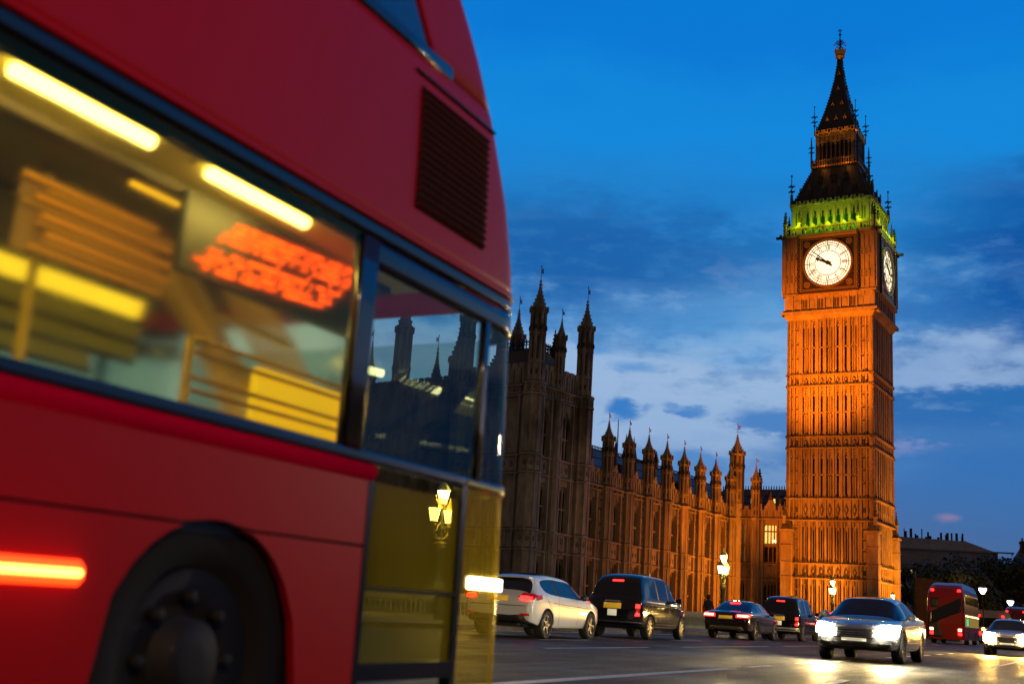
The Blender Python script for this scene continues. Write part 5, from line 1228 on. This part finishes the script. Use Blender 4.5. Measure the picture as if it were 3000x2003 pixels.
# ------------------------------------------------------------------ distance on the right: offices, brick house, trees, hoarding
dist = noisy(mat('office_facade', (.34, .34, .37), .7), (.26, .26, .29), (.34, .34, .38), .4)
ofroof = noisy(mat('office_roof_sheet', (.3, .3, .33), .6), (.24, .24, .27), (.36, .36, .4), 1)
ob = thing('office_building', 'long dark flat-topped office block with roof masts, behind the trees right of the tower', 'building', (119.5, 309, -.3), R(-14))
b = MB(); b.box(-22, 14, 0, 30, 0, 22.8); b.box(-22, 18, -.4, .2, 18.6, 19.0); b.box(-22, 18, -.4, .2, 22.6, 23); b.box(14, 20, 1, 30, 0, 20)
for k in range(30): b.box(-21.5+k*1.3, -21.2+k*1.3, -.35, 0, 14, 18.6)
b.build('wall', dist, ob)
b = MB(); b.add([(-15, 1.5, 22.8), (8, 1.5, 22.8), (14, 1.5, 22.8), (14, 28, 22.8), (-15, 28, 22.8), (-13.5, 3, 26.2), (6.5, 3, 25.6), (6.5, 26, 25.6), (-13.5, 26, 26.2)], [(0, 1, 6, 5), (1, 2, 6), (2, 3, 7, 6), (3, 4, 8, 7), (4, 0, 5, 8), (5, 6, 7, 8)]); b.build('roof', ofroof, ob)
b = MB(); random.seed(3); b.box(-14.6, 6.6, 4, 6, 25.2, 25.75)
for k in range(26): x = random.uniform(-14, 6); h = random.choice((.5, .8, 1.2, 1.8, 2.6)); w = random.uniform(.08, .35); b.box(x-w, x+w, 5-w, 5+w, 25.4, 26+h)
b.build('roof_mast', iron, ob)
for x, z, w in ((-12, 16.3, .5), (-11.3, 16.0, .5), (-3.4, 16.8, .5), (-20, 12.4, .6), (3, 16.3, .3), (-8, 16.4, .3)): b = MB(); b.box(x-w, x+w, -.05, .05, z-.6, z+.6); b.build('window', litglass, ob)
bk = thing('brick_house', 'dark brick building with chimney stacks at the right edge', 'house', (122.5, 262, -.3), R(-16))
b = MB(); b.box(-3.5, 30, 0, 14, 0, 17.2); b.add([(-4, -.3, 17.2), (30, -.3, 17.2), (30, 7, 21.6), (-2, 7, 21.6), (-4, 14, 17.2), (30, 14, 17.2)], [(0, 1, 2, 3), (3, 2, 5, 4), (0, 3, 4), (1, 5, 2)]); b.build('wall', noisy(mat('dark_brick', (.10, .05, .04), .85), (.08, .04, .03), (.14, .07, .05), 2), bk)
for x in (-1.0, 2.2): b = MB(); b.box(x-1, x+1, 5, 7.5, 18, 23); b.box(x-1.15, x+1.15, 4.85, 7.65, 22.6, 23.1); [b.frus(8, .22, 23.1, .18, 23.9, x-.6+.6*k, 6.2) for k in range(3)]; b.build('chimney', D.materials['dark_brick'], bk)
def hoard():
    t = thing('hoarding', 'brown site hoarding panel behind the silver car, right of the tower', 'hoarding', (46.2, 120, 0), R(-30))
    b = MB(); b.poly([(-2.6, 0), (1.8, 0), (-.2, 6.0), (-1.6, 6.2), (-2.6, 6.2)], -.08, .08); b.build('panel', noisy(mat('rust_brown_board', (.20, .07, .025), .8), (.16, .055, .02), (.24, .085, .03), 1), t)
    b = MB(); b.box(-2.75, -2.55, -.1, .1, 0, 6.8); b.box(-2.5, 1.4, .1, .22, 1.2, 1.4); b.build('post', iron, t)
hoard()

leafm = mat('tree_leaves_dark', (.05, .07, .02), .7)
barkm = noisy(mat('tree_bark', (.07, .055, .04), .9), (.05, .04, .03), (.09, .07, .05), 4)
def leafmat(name, a, c):
    m = mat(name, a, .65); noisy(m, a, c, .55, 4); return m
leafs = [leafmat('foliage_olive', (.03, .032, .012), (.06, .06, .022)), leafmat('foliage_deep_green', (.026, .03, .012), (.05, .054, .022)), leafmat('foliage_yellow_green', (.06, .07, .018), (.11, .11, .03))]
def tree(x, y, h, r, label, mi, seed, zb=-.3):
    rnd = random.Random(seed)
    t = thing('tree', label, 'tree', (x, y, zb), rnd.uniform(0, 6), 'trees right of the clock tower')
    tr = MB(); tr.tube([(0, 0, 0), (.15, .1, h*.25), (0, 0, h*.5), (.1, 0, h*.8)], [r*.09, r*.07, r*.05, .05], 8)
    lobes = []
    for k in range(13):
        a = rnd.uniform(0, 2*pi); e = rnd.uniform(-.5, 1); d = r*rnd.uniform(.35, .72)
        c = Vector((d*cos(a)*cos(e), d*sin(a)*cos(e), h*.60+h*.28*sin(e))); lobes.append((c, r*rnd.uniform(.30, .5)))
        tr.tube([(0, 0, h*rnd.uniform(.25, .5)), c*.55+Vector((0, 0, h*.2)), c], [r*.035, r*.025, .03], 5)
    tr.build('trunk', barkm, t)
    vs = []; fs = []
    for c, lr in lobes:
        for q in range(190):
            u = Vector((rnd.gauss(0, 1), rnd.gauss(0, 1), rnd.gauss(0, 1))).normalized(); p = c+u*lr*(rnd.uniform(.45, 1.08)); p.z = c.z+(p.z-c.z)*.85
            s = rnd.uniform(.18, .42)*(r/5)**.4; n = (u+Vector((rnd.uniform(-.7, .7), rnd.uniform(-.7, .7), rnd.uniform(-.3, .9)))).normalized()
            a_ = n.orthogonal().normalized(); b_ = n.cross(a_); k = len(vs)
            vs += [tuple(p+a_*s), tuple(p+b_*s*.7), tuple(p-a_*s), tuple(p-b_*s*.7)]; fs.append((k, k+1, k+2, k+3))
    me = D.meshes.new('crown'); me.from_pydata(vs, [], fs); me.materials.append(leafs[mi]); link('crown', me, t)
TRL = [(76, 196, 12.4, 6.5, 'low yellow-green tree just right of the tower base', 2), (83, 205, 13.6, 6.5, 'olive tree with the hoarding before it', 0), (92, 222, 16.9, 8, 'dark tree under the office block roof', 1), (100, 226, 18.6, 8, 'dark tall tree above the far red bus', 0),
       (108, 232, 19.2, 8.5, 'broad dark tree in front of the lit office windows', 1), (117, 236, 20.3, 8.5, 'broad dark tree near the end of the office block', 0), (103, 200, 12.4, 7, 'low olive tree behind the grey coach', 0), (112, 205, 14.7, 7.5, 'rounded dark tree left of the brick house', 1), (124, 225, 19.2, 8, 'tall tree before the brick house chimneys', 0), (86, 238, 15.8, 7, 'far dark tree touching the tower edge', 1), (93, 190, 11.3, 5.5, 'short bush-like tree behind the far red bus', 2), (120, 200, 14.7, 7, 'low tree at the right edge', 1)]
for k, (x, y, h, r, lab, mi) in enumerate(TRL): tree(x, y, h, r, lab, mi, k+11)

# ------------------------------------------------------------------ pedestrian on the far pavement
def person(label, s, l, rz):
    t = thing('person', label, 'person', sl_(s, l, .115), rz)
    V = [(0, 0, .92), (0, 0, 1.15), (0, 0, 1.38), (0, 0, 1.50), (.01, 0, 1.57), (.02, 0, 1.66), (0, 0, 1.74), (0, .10, .88), (.10, .11, .50), (.02, .11, .09), (.16, .12, .04), (0, -.10, .88), (-.12, -.11, .50), (-.28, -.11, .10), (-.15, -.12, .05), (0, .19, 1.40), (-.06, .25, 1.12), (.08, .25, .90), (.12, .24, .82), (0, -.19, 1.40), (.04, -.25, 1.12), (.18, -.24, .92), (.22, -.23, .84)]
    E = [(0, 1), (1, 2), (2, 3), (3, 4), (4, 5), (5, 6), (0, 7), (7, 8), (8, 9), (9, 10), (0, 11), (11, 12), (12, 13), (13, 14), (2, 15), (15, 16), (16, 17), (17, 18), (2, 19), (19, 20), (20, 21), (21, 22)]
    Rr = [.15, .145, .15, .06, .06, .095, .07, .095, .065, .045, .035, .095, .065, .045, .035, .07, .05, .038, .035, .07, .05, .038, .035]
    me = D.meshes.new('body'); me.from_pydata(V, E, []); o = link('body', me, t); me.materials.append(mat('dark_coat_cloth', (.02, .016, .018), .85))
    sk = o.modifiers.new('skin', 'SKIN'); sk.use_smooth_shade = True
    for i, sv_ in enumerate(me.skin_vertices[0].data): sv_.radius = (Rr[i], Rr[i]*(1.25 if i in (0, 1, 2) else 1)); sv_.use_root = (i == 0)
    o.modifiers.new('s', 'SUBSURF').render_levels = 2
    b = MB(); b.lathe([(.05, 1.80), (.10, 1.77), (.112, 1.70), (.10, 1.64), (.085, 1.60)], 12); b.v = [(x-.02, y, z) for x, y, z in b.v]; b.build('hair', mat('dark_hair', (.015, .01, .008), .7), t, True)
person('pedestrian in dark clothes on the far pavement, head showing beside the dark saloon', 59.1, 18.3, RZ)
for (x, y, z, e) in ((62, 152, 5, 900), (84, 184, 7, 1600), (108, 194, 8, 2400)): lamp('street_and_fill_light', 'POINT', (x, y, z), e, (1, .55, .10), size=.4)
lamp('street_and_fill_light', 'POINT', sl_(-2.5, -4.5, 5.2), 820, (1, .60, .34), size=.35)  # bare unseen lamp added to warm the red bus side
lamp('street_and_fill_light', 'POINT', sl_(36, -6.5, 6), 4600, (1, .72, .46), size=.35)  # bare lamp out of view, added to light the road and car flanks
lamp('street_and_fill_light', 'POINT', sl_(72, 1.5, 6.5), 3200, (1, .58, .12), size=.3)  # bare lamp added for a warm glow around the right-hand traffic
# ------------------------------------------------------------------ near red bus (local x along the bridge away from the camera, y to the left, z up)
nb = thing('double_decker_bus', 'huge near red double-decker bus with yellow lit lower deck, cropped by the left edge', 'bus', sl_(0, 2.55+1.275, 0), RZ)
busp = mat('near_bus_red_paint', (.52, .001, .004), .42, 0, .18, None, 0, .04)
busk = mat('bus_black_trim', (.010, .010, .012), .22, 0, .5, None, 0, .3)
inner = mat('bus_cream_lining', (.46, .36, .06), .6)
inner2 = mat('bus_brown_lining', (.10, .060, .018), .55)
beltp = mat('belt_red_paint', (.52, .002, .03), .6, 0, 0)
HW = 1.275
prof = [(.28, 5.10), (.9, 5.09), (1.3, 5.07), (1.96, 5.05), (2.33, 5.01), (2.66, 4.92), (3.01, 4.76), (3.35, 4.56), (3.7, 4.28), (4.1, 3.8), (4.35, 3.2), (4.45, 2.3)]
def xr(z):
    for (z0, a), (z1, c) in zip(prof, prof[1:]):
        if z <= z1: return a+(c-a)*(z-z0)/(z1-z0)
    return prof[-1][1]
def hw(z): return HW-(0 if z < 2.0 else (z-2.0)**2*.022)-(max(0, z-3.9)**2*.5)
CR = .24
def shell_pt(p, z):
    """p < 0: along the near side (x = p measured back from the corner start); 0..1: corner; 1..2 across the rear; mirrored for the far side"""
    r = CR; X = xr(z); w = hw(z)
    if p <= 0: return (X-r+p, -w, z)
    if p < 1: a = p*pi/2; return (X-r+r*sin(a), -w+r-r*cos(a), z)
    return (X, -w+r+(p-1)*(2*w-2*r), z)
def strip(name, m_, z0, z1, x0=None, x1=None, corner=0.0, rear=0.0, far=False, th=.03, nz=4, off=0, parent=None, x0top=None, holes=None):
    """shell panel between two heights from x0 to x1 (None = round the corner)"""
    vs = []; fs = []; nz = max(2, nz)
    ps = []
    n = 28
    cols = []
    for j in range(nz):
        z = z0+(z1-z0)*j/(nz-1); xs = xr(z)-CR; row = []
        N_ = 20; xa = 0 if x0 == 'end' else (x0 if x0top is None else x0+(x0top-x0)*j/(nz-1))
        xe = xs if x1 is None else min(x1, xs)
        if x0 == 'end':
            cols.append([shell_pt(1+k/(N_-1), z) for k in range(N_)]); continue
        for k in range(n): row.append(shell_pt(xa+(xe-xa)*k/(n-1)-xs, z))
        if x1 is None or x1 > xs:
            cmax = corner
            if x1 is not None: cmax = math.asin(min(1, max(.02, (x1-xs)/CR)))/(pi/2)
            for k in range(1, 9): row.append(shell_pt(cmax*k/8, z))
        else: row += [row[-1]]*8
        if rear: 
            for k in range(1, 9): row.append(shell_pt(1+rear*k/8, z))
        cols.append(row)
    N = len(cols[0])
    for row in cols: vs += [(x, (-y if far else y)+(off if far else -off), z) for x, y, z in row]
    for j in range(nz-1):
        for k in range(N-1):
            q = (j*N+k, j*N+k+1, (j+1)*N+k+1, (j+1)*N+k)
            if holes:
                c = [sum(vs[i][a] for i in q)/4 for a in (0, 2)]
                if holes(c[0], c[1]): continue
            fs.append(q if not far else q[::-1])
    me = D.meshes.new(name); me.from_pydata(vs, [], fs); me.materials.append(m_)
    bm = bmesh.new(); bm.from_mesh(me); bmesh.ops.remove_doubles(bm, verts=bm.verts, dist=1e-5); bm.to_mesh(me); bm.free()
    o = link(name, me, parent or nb, True)
    if th: sd = o.modifiers.new('t', 'SOLIDIFY'); sd.thickness = th; sd.offset = -1
    return o
XB = -6.2
gl_clear = glassmat('bus_window_glass', (.86, .92, .80), .07)
gl_cab = glassmat('bus_cab_glass', (.50, .62, .58), .10)
gl_olive = glassmat('bus_olive_tinted_panel', (.50, .44, .20), .05, .15, (.50, .42, .03, .30))
gl_amber = glassmat('bus_amber_tinted_panel', (.92, .78, .36), .05, .15, (.85, .62, .05, .28))
gl_up = glassmat('bus_upper_deck_glass', (.34, .36, .38), .16)
# lower red panels with the wheel arch, made in fine columns so the arch is round
def lower(name, z0, z1, x0, x1, far=False):
    b = MB(); nx = 150; xc, zc, r = 2.90, .46, .47; y = -HW if not far else HW; d = .03 if not far else -.03
    for k in range(nx):
        a, c = x0+(x1-x0)*k/nx, x0+(x1-x0)*(k+1)/nx; m_ = (a+c)/2
        lo = []
        for q in (a, c):
            v = z0
            for xw in (xc, -3.0):
                if abs(q-xw) < r: v = max(v, zc+math.sqrt(r*r-(q-xw)**2))
            lo.append(min(v, z1))
        if lo[0] >= z1-1e-4 and lo[1] >= z1-1e-4: continue
        b.add([(a, y, lo[0]), (c, y, lo[1]), (c, y, z1), (a, y, z1), (a, y+d, lo[0]), (c, y+d, lo[1]), (c, y+d, z1), (a, y+d, z1)], [(0, 1, 2, 3), (7, 6, 5, 4), (0, 4, 5, 1), (3, 2, 6, 7)])
    me = b.mesh(name, [busp]); bm = bmesh.new(); bm.from_mesh(me); bmesh.ops.remove_doubles(bm, verts=bm.verts, dist=1e-5); bm.to_mesh(me); bm.free()
    return link(name, me, nb)
XC = 3.74
for far in (False, True):
    lower('skirt_panel', .30, .903, XB, XC, far); lower('side_panel', .913, 1.165, XB, XC, far)
b = MB(); b.box(XB, XC, -HW+.035, -HW+.05, .88, .94); b.box(XB, XC, HW-.05, HW-.035, .88, .94); b.build('panel_backing', busk, nb)
for far in (False, True):
    sgn = 1 if far else -1
    b = MB(); b.tube([(XB, sgn*(HW-.012), 1.195), (3.76, sgn*(HW-.012), 1.195)], .036, 12); b.build('belt_moulding', beltp, nb, True)
    strip('window_sill_strip', busk, 1.228, 1.275, XB, None, 1, 0, far)
    if far: strip('lower_deck_window', gl_clear, 1.27, 2.142, XB, 3.57, 0, 0, far, 0, 4, -.012)
    else: b = MB(); b.box(XB, 3.57, -HW+.012, -HW+.018, 1.265, 2.145); b.build('lower_deck_window', mistglass('misted_window_glass', .14, 0.0), nb)
    strip('window_pillar', busk, 1.27, 2.13, 3.555, 3.665, 0, 0, far, .05, 4, .002)
    strip('cab_window', gl_cab, 1.27, 2.03, 3.66, None, .75, 0, far, 0, 5, -.012)
    strip('end_pillar', busk, 1.27, 2.03, 4.605, 4.645, 0, 0, far, .04, 4, .002)
    strip('window_header_strip', busk, 2.138, 2.205, XB, None, 1, 0, far, .012)
    strip('cab_header_strip', busk, 2.02, 2.125, 3.60, None, 1, 0, far, .03)
    strip('drip_rail', busp, 2.20, 2.226, XB, None, 1, 0, far, .03, 2, .010)
    strip('between_decks_panel', busp, 2.20, 3.075, XB, None, 1, 0, far, .03, 14)
    strip('upper_window_frame', busk, 3.072, 3.135, XB, 4.16, 0, 0, far, .035, 3, .003)
    strip('upper_deck_window', gl_up, 3.13, 3.86, XB, 4.02, 0, 0, far, 0, 6, -.01)
    strip('upper_corner_panel', busp, 3.072, 3.9, 4.03, None, 1, 0, far, .03, 8, 0, None, 3.45)
    strip('roof_edge_panel', busp, 3.86, 4.45, XB, None, 1, 0, far, .03, 8)
# rounded end of the bus
strip('upper_end_panel', busp, 2.2, 3.1, 'end', None, 0, 0, False, .03, 8)
strip('upper_end_window', gl_up, 3.1, 3.85, 'end', None, 0, 0, False, 0, 6)
strip('end_roof_panel', busp, 3.85, 4.45, 'end', None, 0, 0, False, .03, 8)
strip('end_window', gl_cab, 1.27, 2.05, 'end', None, 0, 0, False, 0, 5, -.01)
b = MB(); b.box(XB, 3.0, -.95, .95, 4.44, 4.47); b.build('roof_panel', busp, nb)
# louvred vent
strip('vent_box', mat('vent_black', (.002, .002, .002), .9), 2.36, 2.93, 3.90, 4.52, 0, 0, False, .012, 10, .006)
b = MB()
for k in range(16):
    z = 2.372+k*.0355; y = -hw(z)-.006
    b.add([(3.90, y, z), (4.52, y, z), (4.52, y-.016, z+.005), (3.90, y-.016, z+.005), (3.90, y, z+.008), (4.52, y, z+.008)], [(0, 1, 2, 3), (3, 2, 5, 4), (0, 3, 4), (1, 5, 2)])
b.build('vent_louvre', busp, nb)
b = MB(); b.tube([(3.85, -hw(2.97)-.004, 2.985), (4.58, -hw(2.97)-.004, 2.985)], .009, 6); b.build('vent_groove', busk, nb)
# see-through lower end: added panels in a dark frame, yellow glow painted as tint
strip('tinted_panel', gl_olive, .46, 1.165, 3.76, 4.50, 0, 0, False, 0, 4, -.01)
strip('amber_panel', gl_amber, .30, 1.255, 4.52, None, .62, 0, False, 0, 6, -.01)
b = MB(); b.box(3.74, 3.775, -HW-.002, -HW+.05, .30, 1.17); b.box(4.485, 4.53, -HW-.003, -HW+.05, .30, 1.235); b.box(3.775, 4.485, -HW-.002, -HW+.05, .395, .465); b.box(3.775, 4.485, -HW-.002, -HW+.03, .742, .756); b.build('panel_frame', busk, nb)
strip('skirt_rail', busk, .26, .31, 3.74, None, .6, 0, False, .04, 2)
strip('belt_trim', mat('belt_trim_gilt', (.5, .42, .1), .4, .3), 1.236, 1.262, 4.53, None, .6, 0, False, .03, 2, .004)
# corner head lamp and side marker
strip('headlight', mat('corner_lamp_white', (1, 1, 1), .3, 0, .5, (1, .88, .62), 14), .782, .832, 4.62, None, .55, 0, False, .03, 3, .012)
b = MB(); b.box(1.72, 2.36, -HW-.03, -HW+.01, .695, .765); mk = b.build('marker_light', mat('marker_red_orange', (.8, .05, .01), .3, 0, .5, (1, .055, .006), 3.2), nb); mk.modifiers.new('b', 'BEVEL').width = .03
b = MB(); b.box(1.74, 2.34, -HW-.04, -HW, .718, .742); cb = b.build('marker_tube', mat('marker_tube_hot', (1, .4, .1), .3, 0, .5, (1, .42, .06), 7), mk); cb.modifiers.new('b', 'BEVEL').width = .011
# wheels and arch lining
b = MB(); b.box(2.3, 3.5, -.75, -.55, .30, 1.15)
n_ = 24; vs_ = [(2.90+.485*cos(pi*k/n_), y, .46+.485*sin(pi*k/n_)) for k in range(n_+1) for y in (-HW+.028, -.70)]
vs_ = [(2.90+.485, -HW+.028, .26), (2.90+.485, -.70, .26)]+vs_+[(2.90-.485, -HW+.028, .26), (2.90-.485, -.70, .26)]
b.add(vs_, [(2*k, 2*k+1, 2*k+3, 2*k+2) for k in range(n_+2)]); b.build('arch_lining', mat('arch_black', (.004, .004, .004), .9), nb)
for x in (2.90, -3.0):
    for sy in (-1, 1):
        M = Matrix.Translation((x, sy*(HW-.17), .48)) @ Matrix.Rotation(-sy*pi/2, 4, 'X')
        w = MB(); w.M = M; w.lathe([(.30, -.14), (.44, -.14), (.48, -.10), (.48, .09), (.45, .13), (.32, .13), (.29, .06)], 40); wo = w.build('wheel', mat('bus_tyre_dirt', (.010, .009, .008), .9) if 'bus_tyre_dirt' not in D.materials else D.materials['bus_tyre_dirt'], nb, True)
        w = MB(); w.M = M; w.lathe([(.30, .04), (.29, .10), (.2, .06), (.14, .05), (.13, .12), (.05, .13)], 32)
        for k in range(8): w.lathe([(.025, .05), (.025, .10), (.01, .105)], 6, .2*cos(k*pi/4), .2*sin(k*pi/4))
        w.build('hub', mat('hub_dark_steel', (.012, .012, .012), .7, .1) if 'hub_dark_steel' not in D.materials else D.materials['hub_dark_steel'], wo, True)
# ---- inside the lower deck
b = MB(); b.box(XB, 3.55, -HW+.05, HW-.05, .33, .37); b.build('floor', mat('bus_floor', (.06, .06, .065), .6), nb)
b = MB(); b.box(XB, 4.6, -.73, HW-.06, 2.2, 2.24); b.build('ceiling_centre', inner2, nb)
b = MB(); b.box(XB, 4.6, -HW+.06, -.735, 2.2, 2.24)
for s in (-1, 1): b.add([(XB, s*(HW-.06), 2.1), (4.55, s*(HW-.06), 2.1), (4.55, s*(HW-.22), 2.198), (XB, s*(HW-.22), 2.198)], [(0, 1, 2, 3)])
b.build('ceiling', inner, nb)
b = MB()
for y in (-.735, -.05): b.box(XB, 4.5, y-.045, y+.045, 2.165, 2.2)
b.build('ceiling_rail', mat('ceiling_rail_brown', (.05, .03, .015), .6), nb)
lightm = mat('bus_strip_light', (1, 1, .9), .3, 0, .5, (1, .86, .36), 42)
for k in range(9):
    x1 = 3.48-.86*k
    for y in (-1.025, 1.025):
        w = MB(); w.tube([(x1-.57, y, 2.17), (x1, y, 2.17)], .026, 10); o = w.build('strip_light', lightm, nb, True)
        h = MB(); h.box(x1-.62, x1+.02, y-.045, y+.045, 2.188, 2.199); h.build('light_tray', inner, o)
lamp('panel_glow_light', 'POINT', sl_(4.8, 3.4, .95), 5.5, (1, .66, .06), size=.12); lamp('panel_glow_light', 'POINT', sl_(4.15, 3.5, .55), 1.6, (.85, .75, .03), size=.12)  # unseen lamps added to make the tinted end panels glow
# added amber tubes and glowing slats drawn as interior light streaks; rails and poles
glow_o = mat('amber_glow_streak', (.75, .34, .03), .5, 0, .5, (1, .42, .02), .32); glow_y = mat('yellow_glow_slat', (.85, .72, .14), .6, 0, .5, (1, .80, .06), .9); glow_y2 = mat('yellow_partition_glow', (.85, .62, .02), .5, 0, .5, (1, .70, .01), .62)
b = MB(); random.seed(9)
for q in range(9):
    z = 1.84+q*.031; xa = 2.52+random.uniform(0, .16); b.tube([(xa, -.53, z), (xa+.70+random.uniform(-.1, .04), -.53, z)], .006+.007*random.random(), 6, q % 2)
b.box(2.55, 3.3, -.50, -.49, 1.82, 2.12, 2); b.build('glow_streak_tubes', [glow_o, mat('ochre_glow_streak', (.5, .28, .03), .5, 0, .5, (1, .45, .02), .12), mat('brown_board', (.16, .08, .015), .6)], nb)
b = MB(); b.box(2.91, 3.46, -.655, -.635, 2.17, 2.19); b.build('amber_strip_light', mat('amber_strip', (1, .6, .1), .4, 0, .5, (1, .58, .03), 1.6), nb)
olv = mat('olive_glow_slat', (.30, .27, .04), .6, 0, .5, (.8, .68, .05), .07)
b = MB()
for q in range(13):
    z = 1.56+q*.030; b.box(.2, 3.62+.03*random.random()-(.25 if q < 3 else 0), -.04, -.02, z, z+.024, 0 if q in (10, 11, 12) else (1 if q % 3 else 2))
b.build('glow_streak_slats', [glow_y, olv, mat('dark_olive_slat', (.10, .09, .02), .6)], nb)  # slats of varying glow standing in for a pale light streak
b = MB(); b.box(3.36, 4.0, -.98, -.94, 1.28, 1.55); b.build('partition_board', glow_y2, nb)  # board brightened by a glow put into its material
b = MB()
for z in (1.33, 1.385, 1.43, 1.52, 1.57): b.tube([(2.95, -1.0, z), (3.9, -1.0, z)], .009, 6)
b.tube([(2.95, -1.0, 1.57), (2.95, -1.0, .4)], .016, 8); b.tube([(3.9, -1.0, 1.57), (3.9, -1.0, .4)], .016, 8)
b.build('guard_rail', mat('yellow_rail', (.85, .62, .03), .35, 0, .5, None), nb)
ry = D.materials['yellow_rail']
b = MB()
for dx, y in ((0, -.3), (.35, -.22)): b.tube([(3.3+dx, y, 2.06), (3.8+dx, y, 1.72), (4.4+dx*.4, y, 1.62)], .022, 8)
b.tube([(3.45, -.6, 1.82), (4.0, -.6, 1.80)], .017, 8)
b.build('stair_rail', ry, nb)
for x in (.6, 1.9, 2.75):
    b = MB(); b.tube([(x, -.38, .37), (x, -.38, 2.18)], .018, 8); b.build('grab_pole', ry, nb)
b = MB()
for q in range(7):
    o_ = q*.035; b.tube([(3.52+o_, -.2, 2.10), (3.70+o_*1.2, -.18, 1.95), (4.25+o_*1.6, -.05, 1.52+o_*.1)], .010+.004*(q % 3), 6)
for q in range(7):
    o_ = q*.05; b.tube([(3.86+o_, -.25, 2.12), (4.1+o_*1.4, -.2, 1.95), (4.6+o_, -.1, 1.66+o_*.2)], .010+.004*(q % 2), 6)
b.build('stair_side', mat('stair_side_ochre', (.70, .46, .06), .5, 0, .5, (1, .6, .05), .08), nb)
seatm = noisy(mat('seat_moquette', (.03, .04, .06), .9), (.02, .03, .05), (.06, .05, .05), 30)
for x in (-1.2, -.3, .6, 1.5):
    for y in (-.85, .85):
        b = MB(); b.box(x-.22, x+.22, y-.4, y+.4, .78, .9); b.poly([(x+.20, .85), (x+.28, .85), (x+.40, 1.46), (x+.32, 1.5)], y-.4, y+.4); so_ = b.build('seat', seatm, nb); so_.modifiers.new('b', 'BEVEL').width = .02
        b = MB(); b.tube([(x+.36, y-.38, 1.46), (x+.38, y-.3, 1.56), (x+.38, y+.3, 1.56), (x+.36, y+.38, 1.46)], .016, 6); b.build('seat_handle', ry, so_)
# dot matrix sign
b = MB(); b.box(3.02, 4.24, -.83, -.79, 1.86, 2.17); sg = b.build('display_sign', mat('sign_case_black', (.012, .010, .008), .5), nb)
b = MB(); random.seed(5)
for r in range(9):
    for k in range(62):
        if random.random() < (.62 if r not in (4,) else .12):
            x, z = 3.06+k*.0140+r*.030, 1.885+r*.028+k*.0008; b.box(x, x+.0085, -.836, -.828, z, z+.016)
b.build('display_dots', mat('orange_display_dots', (1, .2, .01), .5, 0, .5, (1, .10, .004), 2.4), sg)
# upper deck floor and lining so that the upper windows look into a real space
b = MB(); b.box(XB, 4.3, -HW+.08, HW-.08, 2.26, 2.32); b.box(XB, 4.0, -HW+.3, HW-.3, 3.98, 4.02); b.build('upper_floor', inner, nb)
lamp('upper_saloon_light', 'POINT', sl_(2.6, 3.83, 3.7), 22, (1, .85, .6), size=.2)
sp_ = lamp('headlamp_beam', 'SPOT', sl_(5.25, 2.75, .8), 3600, (1, .80, .45), sl_(25, 12.2, .62), .1, 20, .9)
